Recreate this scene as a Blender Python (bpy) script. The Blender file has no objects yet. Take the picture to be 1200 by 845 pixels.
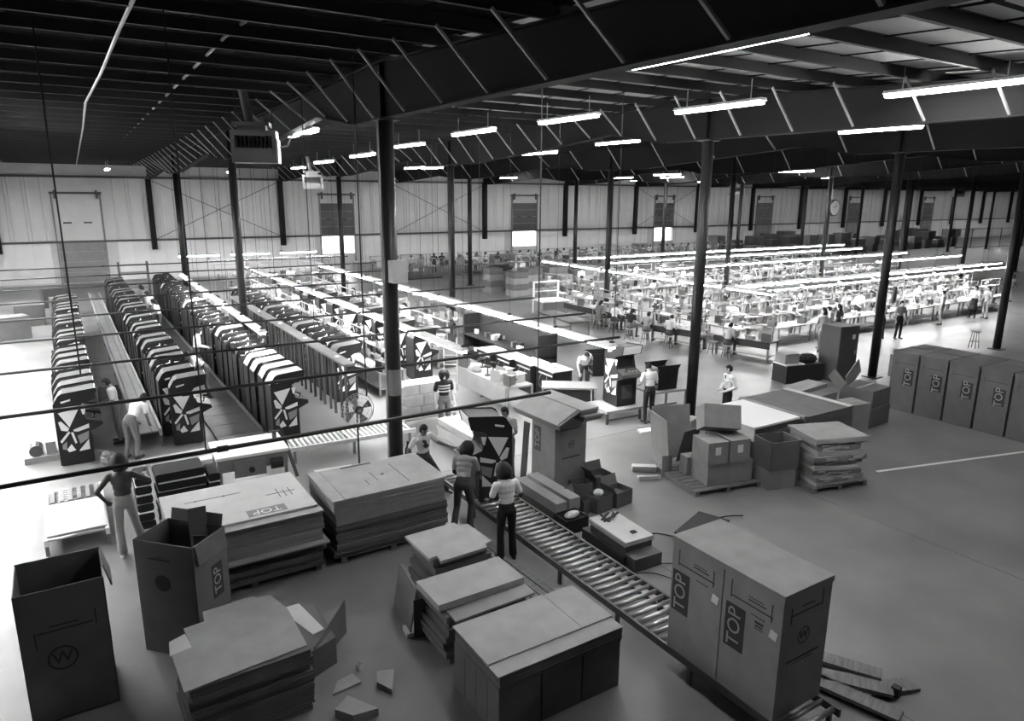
import bpy, bmesh, math, random
import numpy as np
from mathutils import Vector, Matrix, Euler

SC = bpy.context.scene
COL = SC.collection
R = math.radians

# ---------------------------------------------------------------- camera
CAM_F, CAM_PITCH, CAM_YAW, CAM_ROLL, CAM_H = 828.0, 13.3, 32.4, 0.42, 6.3
_p, _y, _r = R(CAM_PITCH), R(CAM_YAW), R(CAM_ROLL)
_f = Vector((math.sin(_y) * math.cos(_p), math.cos(_y) * math.cos(_p), -math.sin(_p)))
_rt = Vector((math.cos(_y), -math.sin(_y), 0))
_up = _rt.cross(_f)
_R = _rt * math.cos(_r) + _up * math.sin(_r)
_U = _up * math.cos(_r) - _rt * math.sin(_r)
cam_data = bpy.data.cameras.new('camera')
cam_data.sensor_fit = 'HORIZONTAL'
cam_data.sensor_width = 36.0
cam_data.lens = CAM_F / 1200.0 * 36.0
cam_data.clip_end = 500
cam = bpy.data.objects.new('camera', cam_data)
COL.objects.link(cam)
_m = Matrix.Identity(4)
for i in range(3):
    _m[i][0] = _R[i]; _m[i][1] = _U[i]; _m[i][2] = -_f[i]
_m[2][3] = CAM_H
cam.matrix_world = _m
SC.camera = cam

# ---------------------------------------------------------------- world, exposure
W = bpy.data.worlds.new('overcast_sky')
SC.world = W
W.use_nodes = True
W.node_tree.nodes['Background'].inputs['Color'].default_value = (1, 1, 1, 1)
W.node_tree.nodes['Background'].inputs['Strength'].default_value = 4.0
SC.view_settings.view_transform = 'Standard'
SC.view_settings.look = 'None'
SC.view_settings.gamma = 1.0
SC.view_settings.use_curve_mapping = False
SC.view_settings.exposure = 1.75
TUBE = 22.0          # strength of the long light strips over the lines
CEIL_TUBE = 30.0     # strength of the ceiling lamps

# building grid (metres)
BX, BY = 9.144, 14.82
FX0, FY0 = 5.75, 13.8
XL, XR = -12.54, 152.05
YF, YB = -8.0, 57.35
def roof(y): return 8.78 - 0.0185 * (y - FY0) if y > FY0 else max(8.32, 8.78 - .05 * (FY0 - y))

# ---------------------------------------------------------------- helpers
class MB:
    """collects shapes into one mesh"""
    def __init__(s): s.v = []; s.f = []; s.mi = []; s.cur = 0
    def add(s, vs, fs):
        o = len(s.v); s.v += [tuple(q) for q in vs]
        for f in fs: s.f.append(tuple(i + o for i in f)); s.mi.append(s.cur)
        return s
    def bx(s, x0, x1, y0, y1, z0, z1, rz=0, pivot=None):
        vs = [(x, y, z) for z in (z0, z1) for x, y in ((x0, y0), (x1, y0), (x1, y1), (x0, y1))]
        if rz:
            px, py = pivot or ((x0 + x1) / 2, (y0 + y1) / 2); c, n = math.cos(rz), math.sin(rz)
            vs = [(px + (x - px) * c - (y - py) * n, py + (x - px) * n + (y - py) * c, z) for x, y, z in vs]
        return s.add(vs, [(0, 3, 2, 1), (4, 5, 6, 7), (0, 1, 5, 4), (1, 2, 6, 5), (2, 3, 7, 6), (3, 0, 4, 7)])
    def cb(s, c, d, rz=0): return s.bx(c[0] - d[0] / 2, c[0] + d[0] / 2, c[1] - d[1] / 2, c[1] + d[1] / 2, c[2] - d[2] / 2, c[2] + d[2] / 2, rz)
    def frame(s, p, axis, u=None):
        a = Vector(axis).normalized()
        u = Vector(u) if u is not None else (Vector((0, 0, 1)) if abs(a.z) < .9 else Vector((1, 0, 0)))
        x = u.cross(a).normalized(); y = a.cross(x)
        return a, x, y
    def tube(s, p0, p1, r0, r1=None, n=8):
        r1 = r0 if r1 is None else r1
        p0, p1 = Vector(p0), Vector(p1); a, x, y = s.frame(p0, p1 - p0)
        vs = []
        for p, r in ((p0, r0), (p1, r1)):
            for i in range(n):
                t = 2 * math.pi * i / n; vs.append(p + x * (r * math.cos(t)) + y * (r * math.sin(t)))
        fs = [(i, (i + 1) % n, n + (i + 1) % n, n + i) for i in range(n)]
        fs += [tuple(range(n - 1, -1, -1)), tuple(range(n, 2 * n))]
        return s.add(vs, fs)
    def bar(s, p0, p1, w, h):
        p0, p1 = Vector(p0), Vector(p1); a, x, y = s.frame(p0, p1 - p0)
        vs = [p + x * (i * w / 2) + y * (j * h / 2) for p in (p0, p1) for i, j in ((-1, -1), (1, -1), (1, 1), (-1, 1))]
        return s.add(vs, [(3, 2, 1, 0), (4, 5, 6, 7), (0, 1, 5, 4), (1, 2, 6, 5), (2, 3, 7, 6), (3, 0, 4, 7)])
    def path(s, pts, r, n=6):
        for a, b in zip(pts[:-1], pts[1:]): s.tube(a, b, r, n=n)
        return s
    def lathe(s, prof, n=16, c=(0, 0, 0)):
        vs = []
        for r, z in prof:
            for i in range(n):
                t = 2 * math.pi * i / n; vs.append((c[0] + r * math.cos(t), c[1] + r * math.sin(t), c[2] + z))
        fs = []
        for k in range(len(prof) - 1):
            for i in range(n):
                fs.append((k * n + i, k * n + (i + 1) % n, (k + 1) * n + (i + 1) % n, (k + 1) * n + i))
        fs.append(tuple(range(n - 1, -1, -1))); fs.append(tuple((len(prof) - 1) * n + i for i in range(n)))
        return s.add(vs, fs)
    def prism_y(s, poly, y0, y1):
        """poly in (x,z), extruded along y"""
        n = len(poly)
        vs = [(x, y0, z) for x, z in poly] + [(x, y1, z) for x, z in poly]
        fs = [tuple(range(n)), tuple(range(2 * n - 1, n - 1, -1))] + [(i, i + n, (i + 1) % n + n, (i + 1) % n) for i in range(n)]
        return s.add(vs, fs)
    def prism_x(s, poly, x0, x1):
        """poly in (y,z), extruded along x"""
        n = len(poly)
        vs = [(x0, y, z) for y, z in poly] + [(x1, y, z) for y, z in poly]
        fs = [tuple(range(n)), tuple(range(2 * n - 1, n - 1, -1))] + [(i, i + n, (i + 1) % n + n, (i + 1) % n) for i in range(n)]
        return s.add(vs, fs)
    def prism_z(s, poly, z0, z1):
        n = len(poly)
        vs = [(x, y, z0) for x, y in poly] + [(x, y, z1) for x, y in poly]
        fs = [tuple(range(n - 1, -1, -1)), tuple(range(n, 2 * n))] + [(i, (i + 1) % n, (i + 1) % n + n, i + n) for i in range(n)]
        return s.add(vs, fs)
    def ell(s, c, r, n=12, m=8, M=None):
        vs = []; c = Vector(c)
        for j in range(m + 1):
            ph = math.pi * j / m
            for i in range(n):
                t = 2 * math.pi * i / n
                q = Vector((r[0] * math.sin(ph) * math.cos(t), r[1] * math.sin(ph) * math.sin(t), r[2] * math.cos(ph)))
                vs.append(c + (M @ q if M else q))
        fs = [(j * n + i, (j + 1) * n + i, (j + 1) * n + (i + 1) % n, j * n + (i + 1) % n) for j in range(m) for i in range(n)]
        return s.add(vs, fs)
    def mesh(s, name='mesh', smooth=False, fix=True):
        me = bpy.data.meshes.new(name)
        me.from_pydata(s.v, [], s.f)
        if any(s.mi): me.polygons.foreach_set('material_index', s.mi)
        if fix:
            b = bmesh.new(); b.from_mesh(me)
            bmesh.ops.recalc_face_normals(b, faces=b.faces); b.to_mesh(me); b.free()
        if smooth: me.polygons.foreach_set('use_smooth', [True] * len(me.polygons))
        me.update()
        return me

MATS = {}
def mat(name, g, rough=.7, noise=.0, scale=6.0, metal=0.0, bump=0.0, stretch=None, spec=.4):
    if name in MATS: return MATS[name]
    m = bpy.data.materials.new(name); m.use_nodes = True
    nt = m.node_tree; b = nt.nodes['Principled BSDF']
    b.inputs['Base Color'].default_value = (g, g, g, 1)
    b.inputs['Roughness'].default_value = rough
    b.inputs['Metallic'].default_value = metal
    b.inputs['Specular IOR Level'].default_value = spec
    if noise or bump:
        tc = nt.nodes.new('ShaderNodeTexCoord'); mp = nt.nodes.new('ShaderNodeMapping')
        if stretch: mp.inputs['Scale'].default_value = stretch
        nz = nt.nodes.new('ShaderNodeTexNoise'); nz.inputs['Scale'].default_value = scale; nz.inputs['Detail'].default_value = 5
        nt.links.new(tc.outputs['Object'], mp.inputs['Vector']); nt.links.new(mp.outputs['Vector'], nz.inputs['Vector'])
        if noise:
            cr = nt.nodes.new('ShaderNodeValToRGB')
            lo, hi = g * (1 - noise), min(1, g * (1 + noise))
            cr.color_ramp.elements[0].position = .3; cr.color_ramp.elements[1].position = .7
            cr.color_ramp.elements[0].color = (lo, lo, lo, 1); cr.color_ramp.elements[1].color = (hi, hi, hi, 1)
            nt.links.new(nz.outputs['Fac'], cr.inputs['Fac']); nt.links.new(cr.outputs['Color'], b.inputs['Base Color'])
        if bump:
            bp = nt.nodes.new('ShaderNodeBump'); bp.inputs['Strength'].default_value = bump; bp.inputs['Distance'].default_value = .01
            nt.links.new(nz.outputs['Fac'], bp.inputs['Height']); nt.links.new(bp.outputs['Normal'], b.inputs['Normal'])
    MATS[name] = m
    return m
def emit(name, s):
    if name in MATS: return MATS[name]
    m = bpy.data.materials.new(name); m.use_nodes = True
    b = m.node_tree.nodes['Principled BSDF']
    b.inputs['Base Color'].default_value = (.8, .8, .8, 1)
    b.inputs['Emission Color'].default_value = (1, 1, 1, 1); b.inputs['Emission Strength'].default_value = s
    MATS[name] = m
    return m

def obj(name, me, m=None, parent=None, loc=(0, 0, 0), rot=(0, 0, 0), smooth=False):
    if isinstance(me, MB): me = me.mesh(name, smooth)
    o = bpy.data.objects.new(name, me); COL.objects.link(o)
    if m is not None and len(me.materials) == 0:
        for q in (m if isinstance(m, (list, tuple)) else [m]): me.materials.append(q)
    elif m is not None and not isinstance(m, (list, tuple)) and me.materials[0] is not m:
        o.material_slots[0].link = 'OBJECT'; o.material_slots[0].material = m
    o.location = loc; o.rotation_euler = rot
    if parent is not None: o.parent = parent
    return o
def tag(o, label, cat, group=None):
    o['label'] = label; o['category'] = cat
    if group: o['group'] = group
    return o
def thing(name, label, cat, loc=(0, 0, 0), rz=0, group=None):
    o = bpy.data.objects.new(name, None); COL.objects.link(o)
    o.empty_display_size = .2
    o.location = loc; o.rotation_euler = (0, 0, rz)
    return tag(o, label, cat, group)
def struct(name, me, m, parent=None, loc=(0, 0, 0)):
    o = obj(name, me, m, parent, loc)
    if parent is None: o['kind'] = 'structure'
    return o
KIDS = {}
def kids(o):
    return [c for c in COL.objects if c.parent is o]
def dup(root, loc, rz=None, label=None, group=None, tree=None):
    """copy a thing with its parts and sub-parts; tree is the cached child list"""
    r = root.copy(); COL.objects.link(r); r.location = loc
    if rz is not None: r.rotation_euler = (0, 0, rz)
    if label: r['label'] = label
    if group: r['group'] = group
    if root.name not in KIDS:
        KIDS[root.name] = [(c, [g for g in c.children]) for c in root.children]
    for c, gs in KIDS[root.name]:
        n = c.copy(); COL.objects.link(n); n.parent = r
        for g in gs:
            h = g.copy(); COL.objects.link(h); h.parent = n
    return r

_txt = {}
def text_mesh(body, size=1.0, ext=.002):
    """flat printed lettering as a thin mesh, centred, in its xy plane"""
    k = (body, size, ext)
    if k not in _txt:
        cu = bpy.data.curves.new('lettering', 'FONT'); cu.body = body; cu.size = size; cu.extrude = ext
        cu.align_x = 'CENTER'; cu.align_y = 'CENTER'; cu.resolution_u = 3
        o = bpy.data.objects.new('lettering_tmp', cu); COL.objects.link(o)
        dg = bpy.context.evaluated_depsgraph_get(); dg.update()
        me = bpy.data.meshes.new_from_object(o.evaluated_get(dg)); me.name = 'lettering'
        bpy.data.objects.remove(o); bpy.data.curves.remove(cu)
        me.materials.clear()
        _txt[k] = me
    return _txt[k]

# ---------------------------------------------------------------- materials
M_FLOOR = mat('concrete_floor', .165, .42, .22, .55, bump=.05)
M_WALL = mat('painted_wall_panel', .5, .6, .07, .8)
M_DECK_LIT = mat('lamplit_roof_deck', .5, .7, .12, .6)  # roof deck again, with the lamplight put into a paler colour
M_BRACE = mat('pale_brace_steel', .4, .5)
M_TOPW = mat('strip_lit_top_board', .6, .6, .08, 3)  # third row tops: glow of the strip above put into the colour
M_WALLF = mat('dark_front_wall', .06, .7, .1, .8)
M_BENCH = mat('worn_bench_top', .2, .6, .15, 2)
M_WALL_LOW = mat('white_lower_wall', .7, .6, .06, .8)
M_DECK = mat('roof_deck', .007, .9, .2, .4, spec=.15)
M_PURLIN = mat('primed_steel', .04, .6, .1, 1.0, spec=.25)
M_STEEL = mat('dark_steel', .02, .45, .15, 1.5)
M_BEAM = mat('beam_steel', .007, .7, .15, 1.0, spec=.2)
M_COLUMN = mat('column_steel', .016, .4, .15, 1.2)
M_PIPE = mat('black_pipe', .012, .5)
M_GALV = mat('galvanised_steel', .45, .35, .1, 5, metal=.4)
M_WHITE = mat('white_enamel', .78, .4)
M_TUBE = emit('fluorescent_tube', TUBE)
M_CTUBE = emit('ceiling_fluorescent_tube', CEIL_TUBE)
M_KRAFT = mat('kraft_cardboard', .24, .85, .10, 3.0)
M_KRAFT2 = mat('pale_kraft_cardboard', .31, .85, .10, 3.0)
M_KRAFT3 = mat('shaded_brown_cardboard', .12, .85, .10, 3.0)  # darker copy for stack sides and bodies, their shade put into the colour
M_KRAFTW = mat('bleached_cardboard', .52, .8, .06, 3.0)
M_INK = mat('printing_ink', .035, .8)
M_PAPER = mat('white_paper', .75, .8)
M_BLACK = mat('black_laminate', .012, .4, .1, 3)
M_BLACK2 = mat('black_paint', .02, .6)
M_TOPP = mat('unpainted_board', .12, .7, .12, 4)
M_ART = mat('white_side_print', .72, .6)
M_ART2 = mat('grey_side_print', .25, .6)
M_WOOD = mat('bare_wood', .3, .75, .2, 4, stretch=(1, 8, 8))
M_WOODD = mat('weathered_wood', .15, .8, .25, 4, stretch=(1, 8, 8))
M_RUBBER = mat('black_rubber', .01, .6)
M_GREY = mat('grey_paint', .2, .55, .1, 2)
M_DGREY = mat('dark_grey_paint', .07, .5, .1, 2)
M_CHROME = mat('bright_roller_steel', .5, .3, metal=.8)
M_GLASS = mat('dark_screen_glass', .02, .12)
M_FOAM = mat('black_foam', .015, .9)
M_FILM = mat('plastic_film', .5, .15)
M_SKIN = [mat('skin_light', .42, .55), mat('skin_mid', .2, .55), mat('skin_dark', .04, .5)]
M_HAIR = mat('dark_hair', .006, .7, .2, 40)
M_SHOE = mat('dark_shoe', .03, .5)
M_CLOTH = {k: mat('cloth_' + k, v, .9, .06, 10) for k, v in dict(white=.72, pale=.52, grey=.25, mid=.14, dark=.06, black=.018).items()}
# ================================================================ the setting
struct('floor', MB().bx(XL - .3, XR + .3, YF - .3, YB + .3, -.2, 0), M_FLOOR)
FLOOR = bpy.data.objects['floor']
obj('painted_line', MB().bar((15.6, 8.55, .0015), (24.0, 6.3, .0015), .09, .003), M_WHITE, FLOOR)
obj('expansion_joint', MB().bx(8.2, 8.215, -4, 13, -.003, .002), M_DGREY, FLOOR)
obj('expansion_joint', MB().bx(13.1, 13.115, -4, 13, -.003, .002), M_DGREY, FLOOR)
obj('expansion_joint', MB().bx(5, 40, 13.8, 13.815, -.003, .002), M_DGREY, FLOOR)

DOORS = [-.1, 18.0, 36.3, 54.4, 70.9, 89.2, 107.5]       # left edges of the back wall doors
DW = 2.75
def wall_with_openings(axis, at, lo, hi, openings, ztop, thick):
    """openings: (a0, a1, z0, z1)"""
    b = MB(); cur = lo
    def put(a0, a1, z0, z1):
        if a1 - a0 < .01 or z1 - z0 < .01: return
        if axis == 'x': b.bx(a0, a1, at, at + thick, z0, z1)
        else: b.bx(at, at + thick, a0, a1, z0, z1)
    for a0, a1, z0, z1 in sorted(openings):
        put(cur, a0, 0, ztop); put(a0, a1, 0, z0); put(a0, a1, z1, ztop); cur = a1
    put(cur, hi, 0, ztop)
    return b
wall_back = struct('wall_back', wall_with_openings('x', YB, XL, XR, [(d, d + DW, 1.4, 2.9) for d in DOORS[1:4]], 8.6, .25), M_WALL)
LD = []
struct('wall_left', wall_with_openings('y', XL - .25, YF, YB, LD, 9.2, .25), M_WALL)
struct('wall_right', MB().bx(XR, XR + .25, YF, YB, 0, 9.2), M_WALL)
struct('wall_front', MB().bx(XL, XR, YF - .25, YF, 0, 9.2), M_WALLF)
# ribbed wall sheets, one by one
pb = MB(); pb.prism_z([(0, .0), (0, -.02), (.05, -.05), (.12, -.05), (.17, -.02), (.80, -.02), (.85, -.05), (.92, -.05), (.97, -.02), (.985, -.02), (.985, 0)], 2.95, 7.35)
P_UP = pb.mesh('wall_sheet'); P_UP.materials.append(M_WALL)
P_LO = MB().bx(0, .985, -.02, 0, .12, 2.80).mesh('lower_sheet'); P_LO.materials.append(M_WALL_LOW)
x = XL
while x < XR - 1:
    hit = any(x + .985 > d - .1 and x < d + DW + .1 for d in DOORS)
    if not hit:
        obj('wall_sheet', P_UP, None, wall_back, (x, YB, 0)); obj('lower_wall_sheet', P_LO, None, wall_back, (x, YB, 0))
    x += 1.0
obj('girt', MB().bx(XL, XR, YB - .16, YB - .05, 2.80, 2.94), M_DGREY, wall_back)
obj('eave_girt', MB().bx(XL, XR, YB - .22, YB - .05, 7.12, 7.28), M_DGREY, wall_back)
for k in range(-1, 16):                                   # wall posts and bracing
    X = FX0 + BX * k
    obj('wall_post', MB().bx(X - .17, X + .17, YB - .42, YB - .06, 2.2, 7.3), M_BEAM, wall_back)
    if k in (0, 2, 5):
        obj('brace_rod', MB().tube((X + .2, YB - .2, 7.0), (X + BX - .2, YB - .2, 2.95), .025, n=5), M_DGREY, wall_back)
        obj('brace_rod', MB().tube((X + .2, YB - .25, 2.95), (X + BX - .2, YB - .25, 7.0), .025, n=5), M_DGREY, wall_back)
for i, d in enumerate(DOORS):
    opened = 1 <= i <= 3
    dark = M_DGREY if i else M_WALL
    o = struct('door_%d' % (i + 1), MB().bx(d - .1, d, YB - .12, YB + .1, 0, 6.2).bx(d + DW, d + DW + .1, YB - .12, YB + .1, 0, 6.2), M_GREY)
    for z in range(4):                                    # raised sectional door
        obj('door_section', MB().bx(d + .02, d + DW - .02, YB - .09, YB - .03, 2.95 + z * .62, 2.95 + z * .62 + .605), dark, o)
    obj('lintel', MB().bx(d - .15, d + DW + .15, YB - .2, YB - .02, 6.05, 6.2), M_DGREY, o)
    for s in (.15, DW - .15): obj('bracket', MB().bx(d + s - .06, d + s + .06, YB - .22, YB - .02, 5.75, 6.3), M_DGREY, o)
    for s in (.7, 1.9): obj('handle', MB().bx(d + s - .25, d + s + .25, YB - .1, YB - .05, 4.1, 4.2), M_BLACK2, o)
    if not opened:
        for z in range(4): obj('door_section', MB().bx(d + .02, d + DW - .02, YB - .09, YB - .03, .08 + z * .71, .08 + z * .71 + .69), M_GREY, o)
        continue
    L = bpy.data.lights.new('door_portal', 'AREA'); L.shape = 'RECTANGLE'; L.size = DW; L.size_y = 1.5
    L.cycles.is_portal = True
    lo = bpy.data.objects.new('door_portal', L); COL.objects.link(lo); lo.location = (d + DW / 2, YB + .3, 2.15); lo.rotation_euler = (R(-90), 0, 0)
for a0, a1, z0, z1 in LD:
    L = bpy.data.lights.new('dock_portal', 'AREA'); L.shape = 'RECTANGLE'; L.size = z1; L.size_y = a1 - a0
    L.cycles.is_portal = True
    lo = bpy.data.objects.new('dock_portal', L); COL.objects.link(lo); lo.location = (XL - .3, (a0 + a1) / 2, z1 / 2); lo.rotation_euler = (0, R(-90), 0)
# outside ground seen through the doors
struct('ground', MB().bx(XL - 60, XR + 40, YB + .3, YB + 60, -.3, -.15).bx(XL - 60, XL - .3, YF, YB + .3, -.3, -.15), M_FLOOR)

# ---------------------------------------------------------------- roof
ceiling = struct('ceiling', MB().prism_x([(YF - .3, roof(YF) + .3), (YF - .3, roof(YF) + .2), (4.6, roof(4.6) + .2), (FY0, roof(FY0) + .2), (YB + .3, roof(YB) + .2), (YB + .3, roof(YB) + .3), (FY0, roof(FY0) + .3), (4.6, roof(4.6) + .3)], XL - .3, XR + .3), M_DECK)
y = YF + .9
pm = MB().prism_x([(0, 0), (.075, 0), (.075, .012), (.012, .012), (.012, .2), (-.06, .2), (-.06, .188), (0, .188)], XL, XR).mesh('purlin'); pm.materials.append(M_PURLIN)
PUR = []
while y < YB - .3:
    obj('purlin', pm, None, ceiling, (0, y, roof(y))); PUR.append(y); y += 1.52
# ribs of the roof sheets over the near bays
rb = MB().prism_x([(YF, roof(YF) + .17), (YF, roof(YF) + .2), (4.6, roof(4.6) + .2), (FY0, roof(FY0) + .2), (YB, roof(YB) + .2), (YB, roof(YB) + .17), (FY0, roof(FY0) + .17), (4.6, roof(4.6) + .17)], 0, .05).mesh('roof_rib'); rb.materials.append(M_DECK)
for i in range(34): obj('roof_rib', rb, None, ceiling, (XL + i * 1.22, 0, 0))
for i_ in range(len(PUR) - 1):                             # lamplit bays painted as paler panels on the near black deck
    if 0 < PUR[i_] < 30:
        for X_ in (6.0, 15.2, 24.3): obj('lit_deck_panel', MB().prism_x([(PUR[i_] + .09, roof(PUR[i_]) + .185), (PUR[i_ + 1] - .07, roof(PUR[i_ + 1]) + .185), (PUR[i_ + 1] - .07, roof(PUR[i_ + 1]) + .2), (PUR[i_] + .09, roof(PUR[i_]) + .2)], X_, X_ + 8.7), M_DECK_LIT, ceiling)
# conduits under the roof
cp = [(1.2, 5, 8.66), (1.13, 12.9, 8.66), (1.1, 17.4, 8.6), (.98, 22.1, 8.5), (1.14, 29.6, 8.4), (1.5, 56.5, 7.86)]
tag(obj('roof_conduit', MB().path(cp, .03), M_GALV), 'long pale conduit bending under the dark roof on the left', 'conduit')
tag(obj('roof_conduit', MB().path([(2.9, 3.0, 8.74), (2.85, 13.8, 8.92), (2.85, 56.5, 8.12)], .03), M_GALV), 'thin straight conduit under the roof running to the back wall', 'conduit')

tag(obj('roof_conduit', MB().path([(5.98, 2, 7.9), (5.98, 12, 7.9)], .03).tube((5.98, 7.2, 7.9), (5.98, 7.35, 7.9), .06).tube((5.98, 8.4, 7.9), (5.98, 8.55, 7.9), .06), M_WHITE), 'white conduit with couplings fixed along the lower edge of the first rafter', 'conduit')
def bottom(y):
    """lower edge of a rafter: deep at the columns, thinner between"""
    ys = [YF, 13.8 - 1.9, 13.8 + 1.6, 17.8, 26.0, 28.62 + 1.8, 33, 41.5, 43.44 + 1.8, 48, 55.5, YB]
    zs = [7.72, 7.75, 7.75, 8.10, 7.52, 7.52, 7.85, 7.28, 7.28, 7.55, 7.1, 7.1]
    return float(np.interp(y, ys, zs))
YS = [YF, 4.6, 9, 11.9, 13.8, 15.4, 17.8, 22, 26.0, 28.62, 30.42, 33, 37, 41.5, 43.44, 45.24, 48, 52, 55.5, YB]
def ribbon(b, ys, top, bot, x0, x1):
    n = len(ys); vs = []
    for yy in ys: vs += [(x0, yy, bot(yy)), (x1, yy, bot(yy)), (x1, yy, top(yy)), (x0, yy, top(yy))]
    fs = []
    for i in range(n - 1):
        for j in range(4): fs.append((i * 4 + j, i * 4 + (j + 1) % 4, i * 4 + 4 + (j + 1) % 4, i * 4 + 4 + j))
    fs += [(0, 3, 2, 1), tuple((n - 1) * 4 + j for j in range(4))]
    b.add(vs, fs)
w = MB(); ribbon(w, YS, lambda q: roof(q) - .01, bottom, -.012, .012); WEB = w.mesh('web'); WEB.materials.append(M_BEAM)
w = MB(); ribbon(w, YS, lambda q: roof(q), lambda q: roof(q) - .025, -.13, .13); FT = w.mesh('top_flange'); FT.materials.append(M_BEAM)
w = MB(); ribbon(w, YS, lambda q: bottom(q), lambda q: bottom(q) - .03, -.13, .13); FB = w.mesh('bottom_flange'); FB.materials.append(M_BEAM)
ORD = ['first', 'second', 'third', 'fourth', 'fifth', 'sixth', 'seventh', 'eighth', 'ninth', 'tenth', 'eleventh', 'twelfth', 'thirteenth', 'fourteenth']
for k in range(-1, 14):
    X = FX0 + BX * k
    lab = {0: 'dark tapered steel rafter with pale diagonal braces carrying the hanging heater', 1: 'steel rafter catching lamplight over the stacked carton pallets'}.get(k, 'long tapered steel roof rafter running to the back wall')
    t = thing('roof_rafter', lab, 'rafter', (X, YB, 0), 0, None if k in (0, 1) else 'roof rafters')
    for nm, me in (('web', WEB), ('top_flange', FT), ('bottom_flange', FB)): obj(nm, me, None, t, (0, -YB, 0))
    for yy in (13.8, 28.62, 43.44):
        obj('stiffener', MB().bx(-.11, .11, yy - YB - .01, yy - YB + .01, bottom(yy), roof(yy) - .02), M_BEAM, t)
    if -1 <= k <= 5:
        for yy in PUR[1::1] if k < 2 else PUR[1::2]:
            if yy < 2: continue
            for s in ((-1, 1) if k < 2 else (-1,)):
                obj('flange_brace', MB().bar((0.1 * s, yy - YB, bottom(yy) + .02), (.95 * s, yy - YB, roof(yy) + .02), .04, .04), M_BRACE, t)

# ---------------------------------------------------------------- columns
def make_column(k, j):
    X, Y = FX0 + BX * k, FY0 + BY * j
    zb = bottom(Y) - .03
    lab = 'round dark steel column standing on the factory floor'
    grp = 'columns of the factory floor'
    if (k, j) == (0, 0): lab, grp = 'thick dark column with a pale notice strapped round it and a box fixed high', None
    if (k, j) == (1, 0): lab, grp = 'dark column rising behind the pallet of leaning cartons', None
    if (k, j) == (2, 0): lab, grp = 'dark column beside the tall dark locker with a round gong on it', None
    if (k, j) == (4, 1): lab, grp = 'column that carries the round white clock', None
    t = thing('steel_column', lab, 'column', (X, Y, 0), 0, grp)
    r = .15
    obj('shaft', MB().tube((0, 0, .03), (0, 0, zb - .03), r, n=20).mesh('shaft', True), M_COLUMN, t)
    obj('base_plate', MB().bx(-.25, .25, -.25, .25, 0, .03), M_COLUMN, t)
    obj('cap_plate', MB().bx(-.22, .22, -.22, .22, zb - .03, zb), M_COLUMN, t)
    return t
for k in range(-1, 13):
    for j in range(3):
        if k == -1 and j == 0: continue
        c = make_column(k, j)
        if (k, j) == (0, 0):
            obj('notice', MB().lathe([(.158, 2.05), (.158, 2.62)], 20), M_GREY, c)
            obj('wall_box', MB().bx(-.12, .2, -.42, -.15, 4.5, 4.95), M_KRAFTW, c)
            obj('wiring_conduit', MB().tube((-.19, -.02, .4), (-.19, -.02, 7.7), .02), M_GALV, c)
            obj('extinguisher', MB().lathe([(.0, .25), (.075, .27), (.075, .72), (.03, .8), (.03, .9)], 12, (.3, .05, 0)), M_BLACK2, c)
        if (k, j) == (2, 0):
            obj('gong', MB().lathe([(.0, 0), (.3, .02), (.3, .1), (.0, .14)], 20).mesh('gong'), M_GREY, c, (.34, -.16, 2.95), (R(90), 0, R(20)))
        if (k, j) == (4, 1):
            ck = thing('wall_clock', 'round white clock hanging on a far column', 'clock', (X_ := FX0 + BX * 4 + .15, FY0 + BY - .35, 5.55))
            obj('case', MB().tube((0, .1, 0), (0, -.04, 0), .52, n=24), M_BLACK2, ck)
            obj('dial', MB().tube((0, -.04, 0), (0, -.05, 0), .46, n=24), M_WHITE, ck)
            obj('hand', MB().bar((0, -.056, 0), (.12, -.056, .2), .05, .01), M_INK, ck)
            obj('hand', MB().bar((0, -.056, 0), (-.3, -.056, .1), .04, .01), M_INK, ck)
            obj('hanger', MB().tube((-.02, .1, .3), (-.12, .28, .3), .03), M_BLACK2, ck)

# ---------------------------------------------------------------- ceiling lamps (8 ft twin tubes, along y)
CH0 = MB().bx(-.09, .09, -1.22, 1.22, .04, .10).prism_y([(-.13, .04), (.13, .04), (.09, .10), (-.09, .10)], -1.22, 1.22).mesh('housing'); CH0.materials.append(M_WHITE)
CT0 = MB().tube((-.05, -1.2, 0), (-.05, 1.2, 0), .03, n=6).tube((.05, -1.2, 0), (.05, 1.2, 0), .03, n=6).mesh('tube', True); CT0.materials.append(M_CTUBE)
lamp0 = thing('ceiling_lamp', 'twin tube fluorescent lamp hung under the roof', 'lamp', (0, 0, 0), 0, 'fluorescent ceiling lamps')
obj('housing', CH0, None, lamp0); obj('tube', CT0, None, lamp0)
obj('hanger', MB().tube((0, -.9, .1), (0, -.9, .5), .012, n=5), M_GALV, lamp0)
obj('hanger', MB().tube((0, .9, .1), (0, .9, .5), .012, n=5), M_GALV, lamp0)
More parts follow.
